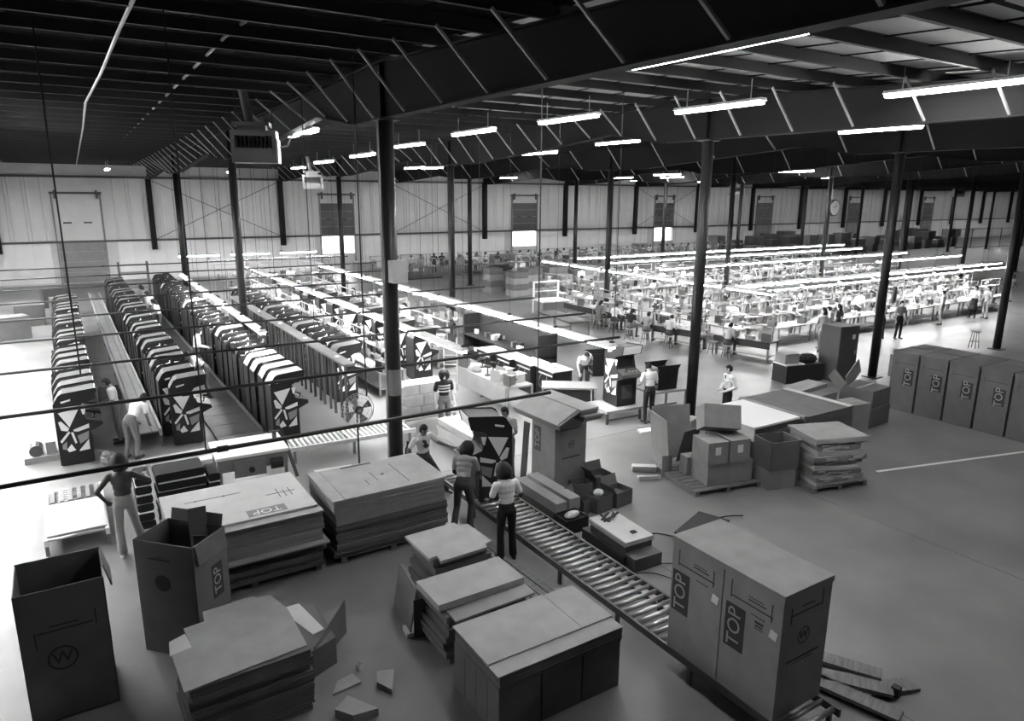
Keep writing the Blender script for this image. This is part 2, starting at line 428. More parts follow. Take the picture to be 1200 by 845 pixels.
LAMPS = [(13.9, 7.2, 8.18), (12.5, 11.4, 8.15), (20.0, 12.2, 8.12), (11.4, 15.4, 8.15),
         (18.2, 21.4, 8.18), (10.8, 19.3, 8.05), (17.6, 25.7, 7.95), (11.2, 24.8, 7.97), (18.2, 31.7, 7.95), (10.6, 28.0, 7.72),
         (17.7, 38.5, 7.68), (40.6, 30.3, 8.0), (38.5, 28.5, 7.72), (47.0, 28.7, 8.17), (35.3, 36.2, 7.6), (41.5, 42, 7.62),
         (48.0, 42.5, 7.9), (39.4, 45.5, 7.6), (11.8, 41.1, 7.6), (10.8, 33.5, 7.65), (18.0, 36.8, 7.63), (57, 40, 7.8),
         (-1.62, 24.0, 8.15), (-1.62, 27.0, 8.1), (-1.62, 30.0, 8.05)] + [(3 + 7.3 * i, 51.5, 7.55) for i in range(9)] + [(69 + 4.5 * i, 49.0, 7.5) for i in range(15)] + [(6.02, 5.7, 7.78), (14.5, .5, 8.1), (23, 3, 8.1), (6.02, 9.9, 7.8), (6.02, 20.4, 7.86)]  # far right row thickened for the wall; two unseen lamps added for carton fronts
for i, l in enumerate(LAMPS):
    if i == 0: lamp0.location = l
    else: dup(lamp0, l)

# unseen reflector lamps added to brighten the aisle left of the first cabinet row
deep0 = None
RF = MB()
for sg in (-1, 1): RF.add([(sg * .09, -1.24, .1), (sg * .09, 1.24, .1), (sg * .26, 1.24, -.06), (sg * .26, -1.24, -.06), (sg * .1, -1.24, .12), (sg * .1, 1.24, .12), (sg * .27, 1.24, -.05), (sg * .27, -1.24, -.05)], [(0, 1, 2, 3), (4, 5, 6, 7), (0, 4, 5, 1), (2, 6, 7, 3), (0, 3, 7, 4), (1, 5, 6, 2)])
RF.bx(-.1, .1, -1.24, 1.24, .1, .13)
RF = RF.mesh('reflector'); RF.materials.append(M_WHITE)
for x_ in (-2.9, -4.6, -6.3):
    for i in range(12):
        yy = 17.2 + 2.7 * i
        if deep0 is None:
            deep0 = thing('aisle_fill_lamp', 'added reflector lamp out of view brightening the aisle left of the first cabinet row', 'lamp', (x_, yy, 6.9), 0, 'added aisle fill lamps')
            obj('reflector', RF, None, deep0); obj('tube', CT0, None, deep0); obj('hanger', MB().tube((0, .9, .12), (0, .9, 2.0), .012, n=5), M_GALV, deep0)
        else: dup(deep0, (x_, yy, 6.9))
# ---------------------------------------------------------------- hung light strips over the lines (local: along +y, 2.4 m)
SH = MB().prism_y([(-.15, .02), (.15, .02), (.06, .12), (-.06, .12)], .01, 2.39).mesh('reflector'); SH.materials.append(M_WHITE)
ST = MB().tube((-.05, .04, -.01), (-.05, 2.36, -.01), .035, n=6).tube((.05, .04, -.01), (.05, 2.36, -.01), .035, n=6).mesh('tube', True); ST.materials.append(M_TUBE)
SJ = MB().bx(-.05, .05, .02, .13, .1, .16).bx(-.02, .02, .05, .09, .15, .18).mesh('joint_hanger'); SJ.materials.append(M_PIPE)
strip0 = None
def strip(p0, p1, label, group):
    global strip0
    p0, p1 = Vector(p0), Vector(p1); d = p1 - p0; n = max(1, int(d.length / 2.42)); rz = math.atan2(-d.x, d.y)
    for i in range(n):
        loc = p0 + d * (i / n)
        if strip0 is None:
            q = strip0 = thing('light_strip', label, 'lamp', loc, rz, group)
            obj('reflector', SH, None, strip0); obj('tube', ST, None, strip0); obj('joint_hanger', SJ, None, strip0)
            KIDS[strip0.name] = [(c, []) for c in strip0.children]
        else: q = dup(strip0, loc, rz, label, group)
        obj('hanger_wire', MB().tube((0, .07, .17), (0, .07, roof(loc.y) + .19 - loc.z), .005, n=4), M_PIPE, q)
Z2 = 2.4
strip((8.3, 15.3, Z2), (8.3, 39.5, Z2), 'tube light in the long strip above the benches behind the striped shirt worker', 'light strip by the first bench line')
strip((11.9, 13.8, Z2), (11.9, 39, Z2), 'tube light in the long strip above the half built black cabinets', 'light strip by the second bench line')
strip((24.1, 18.3, Z2), (24.1, 35, Z2), 'tube light in the strip above the seated assemblers', 'light strip over the seated assemblers')
strip((4.55, 20.3, Z2), (4.7, 37.0, Z2), 'tube light in the strip above the dense cabinet row', 'light strip over the cabinet row')
for yy, a, b in ((19.3, 24.6, 46.2), (20.6, 24.6, 48.5), (24.7, 42, 52), (27.8, 27, 51), (31.9, 27, 52), (35.0, 27, 54.5)):
    strip((a, yy, Z2), (b, yy, Z2), 'tube light in the strips running across the far benches', 'light strips over the cross benches')
for yy, a, b in ((43.5, 7, 15.5), (47.6, 6, 15.2)):
    strip((a, yy, Z2), (b, yy, Z2), 'tube light in the strips nearest the back wall', 'light strips by the back wall')
strip((-3.4, 11, Z2), (-3.4, 40, Z2), 'tube light in the added unseen strip beside the first cabinet row', 'added light strip beside the first cabinet row')  # strip out of view, added to brighten the left floor

# ---------------------------------------------------------------- dark hanging pipes over the left lines
HP = [(10.6, 7.6), (14.05, 12.3), (17.55, 13.9), (21.2, 14.4), (24.8, 14.4), (28.6, 14.4), (32.4, 14.4), (36.5, 14.4), (41, 14.4)]
for i, (yy, xe) in enumerate(HP):
    t = thing('hanging_pipe', 'black pipe hung on thin rods across the cabinet lines' if i else 'thickest looking black pipe crossing behind the shirtless man', 'pipe', (-6, yy, 2.6), 0, 'black pipes hung across the lines' if i else None)
    r = .035 if i < 2 else .03
    obj('pipe', MB().tube((0, 0, 0), (xe + 6, 0, 0), r, n=8).mesh('pipe', True), M_PIPE, t)
    obj('coupling', MB().tube((7.6, 0, 0), (7.75, 0, 0), r * 1.4), M_PIPE, t)
    for X in ((-5.5, 1.45, 7.3) if i == 0 else (-5.5, 5.2, 12.1)):
        obj('hanger_rod', MB().tube((X + 6, 0, 0), (X + 6, 0, roof(yy) - 2.5), .011 if i < 3 else .007, n=5), M_PIPE, t)
# rods dropping from the roof to the line fixtures
for (X, Y, zb) in ((.04, 14.0, 3.2), (5.3, 14.3, 1.95)):
    tag(obj('drop_rod', MB().tube((X, Y, zb), (X, Y, roof(Y) + .2), .016, n=6), M_PIPE), 'thin black drop rod hanging down from the roof', 'rod', 'drop rods from the roof')

# ---------------------------------------------------------------- unit heaters
def heater(loc, rz, label):
    t = thing('unit_heater', label, 'heater', loc, rz)
    obj('case', MB().bx(-.55, .55, -.3, .45, 0, .14).bx(-.55, .55, -.3, .45, .66, .8).bx(-.55, -.45, -.3, .45, .14, .66).bx(.45, .55, -.3, .45, .14, .66).bx(-.45, .45, .3, .45, .14, .66), M_GREY, t)
    obj('lower_panel', MB().bx(-.44, .44, -.33, -.28, .0, .36), M_GREY, t)
    for i in range(9): obj('louvre', MB().bx(-.42 + i * .1, -.40 + i * .1, -.29, -.12, .36, .66), M_DGREY, t)
    obj('side_panel', MB().bx(.55, .58, -.3, .45, .0, .6), M_WHITE, t)
    obj('top_hood', MB().bx(-.5, .4, -.25, .4, .9, 1.0).bx(-.4, .3, -.15, .3, .8, .9), M_GREY, t)
    obj('flue', MB().tube((-.1, .1, 1.0), (-.25, .1, 1.95), .11, n=12), M_GREY, t)
    for sx in (-.45, .45): obj('hanger_rod', MB().tube((sx, .1, 1.0), (sx, .1, 1.95), .012, n=5), M_STEEL, t)
    obj('gas_pipe', MB().path([(.56, .1, .4), (.8, .1, .45), (.9, .1, .7), (1.4, .1, .75)], .025), M_GALV, t)
heater((4.55, 19.6, 7.02), R(-20), 'grey louvred unit heater hanging under the roof beside the first rafter')
heater((12.9, 42.2, 6.48), R(-20), 'far dark unit heater hanging before the back wall door')
heater((51.5, 44, 6.3), R(-30), 'small unit heater hanging far off before the fourth wall door')
heater((88.6, 43.4, 6.3), R(-40), 'unit heater hanging high at the far right of the hall')
# ================================================================ arcade cabinets
# local frame: front faces +x, width along y (0..0.66), back at x=0
CW = .66
SIDE = [(0, .03), (0, 1.50), (.12, 1.70), (.20, 1.745), (.86, 1.80), (.90, 1.78), (.84, 1.53), (.60, 1.47), (.52, 1.42), (.62, 1.08), (.94, .98), (.95, .90), (.74, .80), (.69, .78), (.69, .03)]
A_SIDE = MB().prism_y(SIDE, 0, .02).mesh('side_panel'); A_SIDE.materials.append(M_BLACK)
A_BACK = MB().bx(.012, .03, .02, CW - .02, .05, 1.46).mesh('back_panel'); A_BACK.materials.append(M_BLACK2)
A_CHAM = MB().prism_y([(.02, 1.47), (.135, 1.665), (.205, 1.715), (.205, 1.69), (.15, 1.65), (.04, 1.46)], .02, CW - .02).mesh('rear_slope'); A_CHAM.materials.append(M_TOPP)
A_TOP = MB().prism_y([(.205, 1.70), (.85, 1.755), (.85, 1.775), (.205, 1.718)], .02, CW - .02).mesh('top_panel'); A_TOP.materials.append(M_TOPP)
A_MARQ = MB().prism_y([(.865, 1.765), (.885, 1.765), (.83, 1.545), (.81, 1.545)], .02, CW - .02).mesh('marquee'); A_MARQ.materials.append(M_PAPER)
A_BEZ = MB().prism_y([(.60, 1.46), (.50, 1.42), (.60, 1.09), (.58, 1.08), (.47, 1.43), (.58, 1.485)], .02, CW - .02).mesh('monitor_bezel'); A_BEZ.materials.append(M_BLACK2)
A_SCR = MB().prism_y([(.522, 1.385), (.597, 1.135), (.604, 1.137), (.53, 1.387)], .09, CW - .09).mesh('screen'); A_SCR.materials.append(M_GLASS)
A_CTRL = MB().prism_y([(.60, 1.085), (.935, .985), (.945, .90), (.74, .80), (.70, .80), (.70, .95), (.60, 1.05)], .015, CW - .015).mesh('control_panel'); A_CTRL.materials.append(M_DGREY)
A_JOY = MB().tube((.78, .2, 1.03), (.80, .2, 1.12), .012, n=6).ell((.80, .2, 1.13), (.022, .022, .022), 8, 6).mesh('joystick'); A_JOY.materials.append(M_RUBBER)
b = MB()
for i in range(4): b.tube((.76 + .03 * (i % 2), .33 + i * .075, 1.02 - .01 * (i % 2)), (.765 + .03 * (i % 2), .33 + i * .075, 1.045 - .01 * (i % 2)), .017, n=8)
A_BTN = b.mesh('buttons'); A_BTN.materials.append(M_PAPER)
A_FRONT = MB().bx(.665, .685, .02, CW - .02, .05, .80).mesh('front_panel'); A_FRONT.materials.append(M_BLACK2)
A_COIN = MB().bx(.685, .70, .16, CW - .16, .22, .62).bx(.70, .71, .22, .30, .45, .55).bx(.70, .71, .36, .44, .45, .55).mesh('coin_door'); A_COIN.materials.append(M_DGREY)
A_BASE = MB().bx(.03, .66, .03, CW - .03, 0, .05).mesh('plinth'); A_BASE.materials.append(M_BLACK2)
# plain stand-in print on the near side: a wedge, strokes and patches (thin, proud of the panel)
def flat(poly, y0=-.003, y1=0.0): return MB().prism_y(poly, y0, y1).mesh('print_patch')
ARTS = [([(.08, 1.30), (.50, 1.36), (.27, .93)], M_ART), ([(.53, 1.36), (.64, 1.375), (.60, 1.2), (.56, 1.2)], M_ART),
        ([(.34, .86), (.66, .96), (.66, .86), (.42, .80), (.34, .82)], M_ART), ([(.06, 1.08), (.12, 1.1), (.26, .90), (.22, .84), (.10, .88)], M_ART),
        ([(.05, .62), (.24, .84), (.27, .80), (.08, .57)], M_ART), ([(.40, .70), (.64, .78), (.62, .60), (.44, .50)], M_ART2),
        ([(.42, .36), (.62, .58), (.62, .34), (.40, .32)], M_ART), ([(.28, .80), (.33, .80), (.38, .54), (.34, .52)], M_ART),
        ([(.16, .40), (.26, .52), (.34, .36), (.2, .33)], M_ART), ([(.08, .52), (.18, .60), (.16, .4), (.08, .42)], M_ART2),
        ([(.16, 1.56), (.36, 1.60), (.35, 1.56), (.17, 1.52)], M_ART)]
ART_ME = []
for poly, m_ in ARTS:
    me = flat(poly); me.materials.append(m_); ART_ME.append(me)
cab0 = None
def cabinet(loc, rz, label, group, art=True, top=None):
    global cab0
    if cab0 is None:
        t = thing('arcade_cabinet', label, 'arcade cabinet', loc, rz, group)
        s1 = obj('side_panel', A_SIDE, None, t); obj('side_panel', A_SIDE, None, t, (0, CW - .02, 0))
        for me in ART_ME: obj('print_patch', me, None, s1)
        for nm, me in (('back_panel', A_BACK), ('rear_slope', A_CHAM), ('top_panel', A_TOP), ('marquee', A_MARQ), ('front_panel', A_FRONT), ('plinth', A_BASE)): obj(nm, me, None, t)
        bz = obj('monitor_bezel', A_BEZ, None, t); obj('screen', A_SCR, None, bz)
        cp_ = obj('control_panel', A_CTRL, None, t); obj('joystick', A_JOY, None, cp_); obj('buttons', A_BTN, None, cp_)
        fp = [c for c in t.children if c.name.startswith('front_panel')][0]; obj('coin_door', A_COIN, None, fp)
        cab0 = t; return t
    return dup(cab0, loc, rz, label, group)
open0 = None
def open_cabinet(loc, rz, label, group, var=0):
    """cabinet still without its top: wiring and chassis show"""
    global open0
    if open0 is None:
        open0 = []
        rw_ = random.Random(31)
        for v in range(3):
            b = MB()
            for i in range(9): b.cb((rw_.uniform(.15, .7), rw_.uniform(.1, .56), rw_.uniform(1.35, 1.66)), (rw_.uniform(.04, .22), rw_.uniform(.04, .2), rw_.uniform(.03, .14)), rw_.uniform(0, 3))
            for i in range(7): b.path([(rw_.uniform(.1, .8), rw_.uniform(.05, .6), rw_.uniform(1.3, 1.75)) for q in range(4)], .014, 4)
            w1 = b.mesh('chassis_wiring'); w1.materials.append(M_ART)
            b = MB()
            for i in range(8): b.cb((rw_.uniform(.12, .7), rw_.uniform(.08, .58), rw_.uniform(1.3, 1.6)), (rw_.uniform(.06, .25), rw_.uniform(.06, .25), rw_.uniform(.05, .2)), rw_.uniform(0, 3))
            w2 = b.mesh('chassis_parts'); w2.materials.append(M_DGREY)
            t = thing('arcade_cabinet', label, 'arcade cabinet', (0, 0, 0), 0, group)
            s1 = obj('side_panel', A_SIDE, None, t); obj('side_panel', A_SIDE, None, t, (0, CW - .02, 0))
            for me in ART_ME: obj('print_patch', me, None, s1)
            for nm, me in (('back_panel', A_BACK), ('front_panel', A_FRONT), ('plinth', A_BASE), ('control_panel', A_CTRL), ('monitor_bezel', A_BEZ), ('wiring', w1), ('chassis', w2)): obj(nm, me, None, t)
            open0.append([t, False])
    t, used = open0[var]
    if not used:
        open0[var][1] = True; t.location = loc; t.rotation_euler = (0, 0, rz); tag(t, label, 'arcade cabinet', group); return t
    return dup(t, loc, rz, label, group)
rnd = random.Random(4)
def cab_row(x, y0, n, pitch, label, group, z=0, jit=.04, opened=lambda i: False, white=lambda i: False):
    for i in range(n):
        dx = rnd.uniform(-jit, jit) if i else 0
        if opened(i): open_cabinet((x + dx, y0 + i * pitch, z), 0, label.replace('arcade cabinet', 'arcade cabinet with open wired top'), group + ', open topped', i % 3)
        else:
            c = cabinet((x + dx, y0 + i * pitch, z), 0, label, group)
            if white(i):
                for k in c.children:
                    if k.name.startswith(('top_panel', 'rear_slope')): k.material_slots[0].link = 'OBJECT'; k.material_slots[0].material = M_TOPW
cabinet((-.58, 18.7, 0), 0, 'black arcade cabinet at the open end of the row nearest the left edge', None)
cab_row(-.58, 18.7 + .86, 21, .86, 'black arcade cabinet in the row left of the grey belt conveyor', 'first cabinet row', opened=lambda i: i % 4 == 2)
cabinet((1.86, 18.85, 0), R(-4), 'black arcade cabinet leading the row right of the grey belt conveyor', None)
cab_row(1.72, 18.9 + .86, 28, .86, 'black arcade cabinet in the row between belt conveyor and plank walkway', 'second cabinet row', opened=lambda i: i % 3 == 1)
_c = cabinet((4.1, 17.95, 0), R(0), 'black arcade cabinet leading the row under the short light strip', None)
for k in _c.children:
    if k.name.startswith(('top_panel', 'rear_slope')): k.material_slots[0].link = 'OBJECT'; k.material_slots[0].material = M_TOPW
cab_row(4.1, 17.95 + .80, 32, .80, 'black arcade cabinet in the row under the short light strip', 'third cabinet row', opened=lambda i: i > 2 and i % 9 != 8, white=lambda i: True)
cabinet((6.62, 20.45, 0), 0, 'black arcade cabinet leading the row behind the grey topped rail', None)
cab_row(6.62, 20.45 + .86, 17, .86, 'black arcade cabinet in the row behind the grey topped rail', 'fourth cabinet row', opened=lambda i: i % 5 != 4)
# cabinets under assembly along the first bench line, backs to us
for i in range(9):
    cabinet((9.78 + rnd.uniform(-.1, .1), 21.6 + i * 1.7, 0), R(rnd.choice((0, 8, -10, 180 if False else 5))), 'half assembled arcade cabinet standing by the first bench line', 'cabinets by the first bench line')

# ---------------------------------------------------------------- belt conveyor between the first two rows
t = thing('belt_conveyor', 'long grey belt conveyor between the two leftmost cabinet rows', 'conveyor', (.95, 19.0, 0))
obj('belt', MB().bx(.2, .6, 0, 29, .40, .44), M_GREY, t)
obj('belt_seam', MB().bx(.43, .455, 0, 29, .44, .45), M_DGREY, t)
for x0 in (.10, .62): obj('side_rail', MB().bx(x0, x0 + .06, 0, 29, .30, .48), M_GALV, t)
for i in range(11):
    for x0 in (.12, .62): obj('leg', MB().bx(x0, x0 + .05, i * 2.85, i * 2.85 + .05, 0, .3), M_DGREY, t)
# plank walkway between rows two and three
t = thing('plank_walkway', 'dark plank walkway between the second and third cabinet rows', 'walkway', (2.85, 17.9, 0))
WP = MB().bx(0, 1.12, 0, .96, .0, .05).mesh('plank'); WP.materials.append(M_WOODD)
for i in range(27): obj('plank', WP, None, t, (0, i * .98, 0))
obj('kick_rail', MB().bx(1.14, 1.19, 1.0, 26, 0, .12), M_GALV, t)
# grey topped rail with posts before row four
t = thing('assembly_rail', 'long grey topped rail on close set posts beside the fourth cabinet row', 'rail', (6.2, 18.4, 0))
obj('top_board', MB().bx(0, .34, 0, 15.2, 1.62, 1.68), M_TOPP, t)
RP = MB().bx(.04, .10, 0, .07, 0, 1.62).mesh('post'); RP.materials.append(M_DGREY)
for i in range(31): obj('post', RP, None, t, (.02 * (i % 2), i * .5 + .05, 0))
for i in range(5): obj('lamp_switch', MB().bx(.12, .22, 0, .09, 1.68, 1.71), M_PAPER, t, (0, 1 + i * 3.1, 0))

# ================================================================ cartons
def carton(name, label, loc, dims, rz=0, m=M_KRAFT, lid=True, group=None, cat='carton'):
    """closed tall carton; local origin = centre of the base"""
    w_, d_, h_ = dims
    t = thing(name, label, cat, loc, rz, group)
    obj('body', MB().bx(-w_ / 2, w_ / 2, -d_ / 2, d_ / 2, 0, h_ - .004 if lid else h_), m, t)
    if lid:
        g = .012; b = MB()
        b.bx(-w_ / 2 - g, w_ / 2 + g, -d_ / 2 - g, d_ / 2 + g, h_ - .004, h_ + .008)
        b.bx(-w_ / 2 - g, -w_ / 2, -d_ / 2 - g, d_ / 2 + g, h_ - .07, h_).bx(w_ / 2, w_ / 2 + g, -d_ / 2 - g, d_ / 2 + g, h_ - .07, h_)
        b.bx(-w_ / 2, w_ / 2, -d_ / 2 - g, -d_ / 2, h_ - .07, h_).bx(-w_ / 2, w_ / 2, d_ / 2, d_ / 2 + g, h_ - .07, h_)
        obj('lid', b, m, t)
    return t
FACE = {'-x': (R(90), 0, R(-90)), '-y': (R(90), 0, 0), '+x': (R(90), 0, R(90)), '+z': (0, 0, 0)}
def face_rot(face, spin):
    return (Euler(FACE[face], 'XYZ').to_matrix() @ Matrix.Rotation(spin, 3, 'Z')).to_euler('XYZ')
def top_label(parent, pos, face, spin=R(90), L=.58, H=.29, back=M_INK, ink=M_KRAFT2):
    p = obj('printed_label', MB().bx(-L / 2, L / 2, -H / 2, H / 2, -.001, .002), back, parent, pos, face_rot(face, spin))
    obj('lettering', text_mesh('TOP', H * .92), ink, p, (0, 0, .0025))
    return p
def emblem(parent, pos, face, r=.1, spin=0):
    b = MB(); n = 20
    vs = []; 
    for q in (r, r * .86):
        for i in range(n): vs.append((q * math.cos(2 * math.pi * i / n), q * math.sin(2 * math.pi * i / n), .002))
    b.add(vs, [(i, (i + 1) % n, n + (i + 1) % n, n + i) for i in range(n)])
    p = obj('round_emblem', b, M_INK, parent, pos, face_rot(face, spin))
    obj('lettering', text_mesh('W', r * 1.3), M_INK, p, (0, 0, .001))
def strip_print(parent, pos, face, segs, spin=0):
    b = MB()
    for x0, x1, y0, y1 in segs: b.bx(x0, x1, y0, y1, -.001, .002)
    return obj('printed_lines', b, M_INK, parent, pos, face_rot(face, spin))
def print_side(t, face, off, cy, z):
    """broken rules printed above the middle of a face"""
    pass

# two tall cartons on the end of the roller conveyor
for i, (yc, lab) in enumerate(((5.58, 'tall cardboard carton printed TOP on the roller conveyor, before its twin'), (4.72, 'tall carton printed TOP and a ringed W ending the roller conveyor'))):
    t = carton('tall_carton', lab, (6.78, yc, .345), (.88, .845, 1.62))
    top_label(t, (-.441, .25 if i == 0 else .22, .88), '-x')
    strip_print(t, (-.441, 0, 1.28), '-x', [(-.3, .3, -.008, .008), (-.31, -.295, -.03, .2), (.27, .285, -.06, .16), (-.05, .2, .06, .075), (-.05, .16, .1, .11), (.0, .2, -.10, -.09)])
    if i: strip_print(t, (-.441, -.12, 1.08), '-x', [(-.06, .06, -.05, -.04), (-.05, .05, -.02, .0), (-.06, .06, .02, .05)])
    obj('paper_slip', MB().bx(-.05, .05, -.055, .055, -.001, .003), M_PAPER, t, (-.441, -.32, 1.08), face_rot('-x', R(-10)))
    strip_print(t, (0, -.4235, 1.32), '-y', [(-.28, .28, -.008, .008), (-.29, -.275, -.1, .1), (.27, .285, -.02, .18), (-.1, .12, .07, .085)])
    emblem(t, (-.02, -.4235, 1.0), '-y', .11)
    strip_print(t, (0, -.4235, .72), '-y', [(-.3, .3, -.012, .012), (-.2, .2, -.05, -.04)])
# rows of tall cartons standing at the right
for i in range(5):
    lab = 'tall carton with a dark TOP panel in the row by the painted floor line'
    for col_ in range(2):
        t = carton('tall_carton', lab if col_ == 0 else 'tall carton in the second rank behind the carton row', (21.28 + col_ * .92, 11.02 - i * .82, 0), (.84, .76, 1.78), lid=True, m=M_KRAFT3, group='carton row by the painted line' if col_ == 0 else 'second rank of the carton row')
        if col_ == 0:
            top_label(t, (-.421, -.02 - .12, 1.05), '-x', L=.46, H=.3)
            strip_print(t, (-.421, 0, 1.45), '-x', [(-.28, .28, -.006, .006), (-.28, -.27, -.05, .1)])
# big open carton bottom left
t = thing('open_carton', 'large dark open carton printed with a W standing beside the bright aisle', 'carton', (-.49, 9.6, 0))
b = MB(); th = .012; w_, d_, h_ = .46, .42, 1.74
b.bx(-w_, w_, -d_, -d_ + th, 0, h_).bx(-w_, w_, d_ - th, d_, 0, h_ + .02).bx(-w_, -w_ + th, -d_, d_, 0, h_).bx(w_ - th, w_, -d_, d_, 0, h_).bx(-w_, w_, -d_, d_, 0, th)
obj('body', b, M_KRAFT3, t)
obj('side_flap', MB().prism_y([(w_, h_), (w_ + .015, h_), (w_ + .09, h_ - .3), (w_ + .07, h_ - .3)], -.1, .4), M_KRAFT3, t)
obj('inner_flap', MB().prism_x([(-.38, h_ - .02), (-.39, h_ - .02), (-.12, h_ - .45), (-.11, h_ - .44)], -.4, .4), M_KRAFT3, t)
emblem(t, (-.06, -d_ - .001, .82), '-y', .16)
strip_print(t, (.05, -d_ - .001, 1.2), '-y', [(-.33, .25, -.01, .01), (-.2, .1, .05, .07), (.27, .285, -.05, .16), (-.36, -.345, -.2, .02)])
# turned open carton with flaps
t = thing('open_carton', 'open carton with raised flaps turned cornerwise before the flat carton stack', 'carton', (.93, 10.03, 0), R(-47))
w_, d_, h_ = .47, .34, 1.7
b = MB(); b.bx(-w_, w_, -d_, -d_ + th, 0, h_).bx(-w_, w_, d_ - th, d_, 0, h_).bx(-w_, -w_ + th, -d_, d_, 0, h_).bx(w_ - th, w_, -d_, d_, 0, h_).bx(-w_, w_, -d_, d_, 0, th)
obj('body', b, M_KRAFT3, t)
obj('raised_flap', MB().bx(-.12, .12, -.005, .005, -.45, .26), M_KRAFT3, t, (.1, .26, h_), (R(-6), 0, R(45)))
obj('back_flap', MB().bx(-.42, .42, 0, .01, 0, .16), M_KRAFT3, t, (0, d_, h_), (R(-14), 0, 0))
obj('side_flap', MB().bx(0, .01, -.3, .3, -.28, 0), M_KRAFT3, t, (w_, 0, h_), (0, R(-10), 0))
obj('folded_flap', MB().bx(-.14, .04, -.01, 0, -.4, 0), M_KRAFT3, t, (.3, .1, h_ - .05), (R(12), 0, R(20)))
obj('hand_hole', MB().tube((0, .0, 0), (0, .004, 0), .12, n=18), M_INK, t, (-.06, -d_ - .004, 1.1))
strip_print(t, (-.05, -d_ - .001, 1.45), '-y', [(-.2, .15, -.012, .012), (-.1, .05, .03, .04)])
top_label(t, (w_ + .001, .1, 1.0), '+x', L=.5, H=.22)
# tall carton by the conveyor with folded sheets on top
t = carton('tall_carton', 'tall carton printed TOP and W with folded cardboard sheets laid over its top', (8.68, 11.75, 0), (.86, .80, 1.72), R(3))
top_label(t, (-.431, .2, 1.16), '-x', L=.56, H=.24, back=M_DGREY)
strip_print(t, (0, -.401, 1.45), '-y', [(-.26, .26, -.008, .008), (-.27, -.255, -.1, .08)])
emblem(t, (.02, -.401, 1.1), '-y', .085); strip_print(t, (.02, -.401, .82), '-y', [(-.25, .25, -.012, .012)])
for i, (x0, x1, y0, y1, z0, z1) in enumerate(((8.62, 9.12, 10.9, 12.5, 1.735, 1.85), (8.58, 9.05, 10.98, 12.55, 1.855, 1.98))):
    q = thing('folded_sheet', 'thick folded cardboard bundle laid along the top of the tall TOP carton', 'cardboard', ((x0 + x1) / 2, (y0 + y1) / 2, z0), R(3), 'folded bundles on the tall carton')
    for j in range(3): obj('panel', MB().bx(-(x1 - x0) / 2 + .02 * j, (x1 - x0) / 2 + .02 * j, -.8, .8, j * (z1 - z0) / 3, (j + 1) * (z1 - z0) / 3 - .006), M_KRAFT2 if j == 2 else M_KRAFT3, q)
q = thing('folded_sheet', 'folded cardboard sheet sloping down over the edge of the tall TOP carton', 'cardboard', (8.33, 11.72, 1.87), R(3)); q.rotation_euler = (0, R(-24), R(3))
obj('panel', MB().bx(-.33, .26, -.78, .78, -.03, .0), M_KRAFT, q); obj('panel', MB().bx(-.33, .24, -.74, .78, .003, .03), M_KRAFT2, q); obj('folded_edge', MB().bx(-.35, -.33, -.78, .78, -.1, .03), M_KRAFT, q)
for X, Y, w0, a, lab in ((8.13, 12.32, .1, 4, 'narrow dark board leaning on the left of the tall TOP carton'), (9.26, 11.85, .3, -4, 'wide dark board leaning on the right of the tall TOP carton')):
    tag(obj('leaning_board', MB().bx(-.012, .012, -w0, w0, 0, 1.42), M_DGREY, None, (X, Y, 0), (0, R(a), R(3))), lab, 'board')

# ---------------------------------------------------------------- stacks of flattened cartons
rs = random.Random(11)
def pallet(label, x0, x1, y0, y1, rz=0, group='wooden pallets', h=.11):
    t = thing('wooden_pallet', label, 'pallet', ((x0 + x1) / 2, (y0 + y1) / 2, 0), rz, group)
    w_, d_ = x1 - x0, y1 - y0
    n = max(4, int(d_ / .16))
    for i in range(n): obj('deck_board', MB().bx(-w_ / 2, w_ / 2, -d_ / 2 + i * d_ / n + .01, -d_ / 2 + (i + 1) * d_ / n - .02, h - .02, h), M_WOODD, t)
    for x_ in (-w_ / 2, -.05, w_ / 2 - .1): obj('stringer', MB().bx(x_, x_ + .1, -d_ / 2, d_ / 2, 0, h - .02), M_WOODD, t)
    return t
def flat_stack(label, group, x0, x1, y0, y1, z0, z1, n, m=M_KRAFT, jit=.03, rz=0, shrink=0, top_m=None):
    """n bundles of flattened cartons, one object each"""
    dz = (z1 - z0) / n
    for i in range(n):
        jx, jy = rs.uniform(-jit, jit), rs.uniform(-jit, jit)
        if i == n - 1: jx = jy = 0
        e = rs.uniform(0, shrink)
        cx, cy = (x0 + x1) / 2, (y0 + y1) / 2; w_, d_ = (x1 - x0) / 2 - e, (y1 - y0) / 2 - e * .5
        b = MB(); g = dz * .06
        sag = [(-w_, -d_), (w_, -d_), (w_, d_), (-w_, d_)]
        k = max(1, int(dz / .022))
        for q in range(k):                      # each bundle shows its sheets
            a = rs.uniform(-.006, .006); bb = rs.uniform(-.006, .006)
            b.bx(-w_ + a, w_ + a, -d_ + bb, d_ + bb, q * dz / k + .001, (q + 1) * dz / k - .0015)
        o = obj('flat_carton_bundle', b, top_m if (top_m and i == n - 1) else m, None, (cx + jx, cy + jy, z0 + i * dz), (0, 0, R(rs.uniform(-.6, .6)) + rz))
        tag(o, label, 'cardboard', group)
    return o
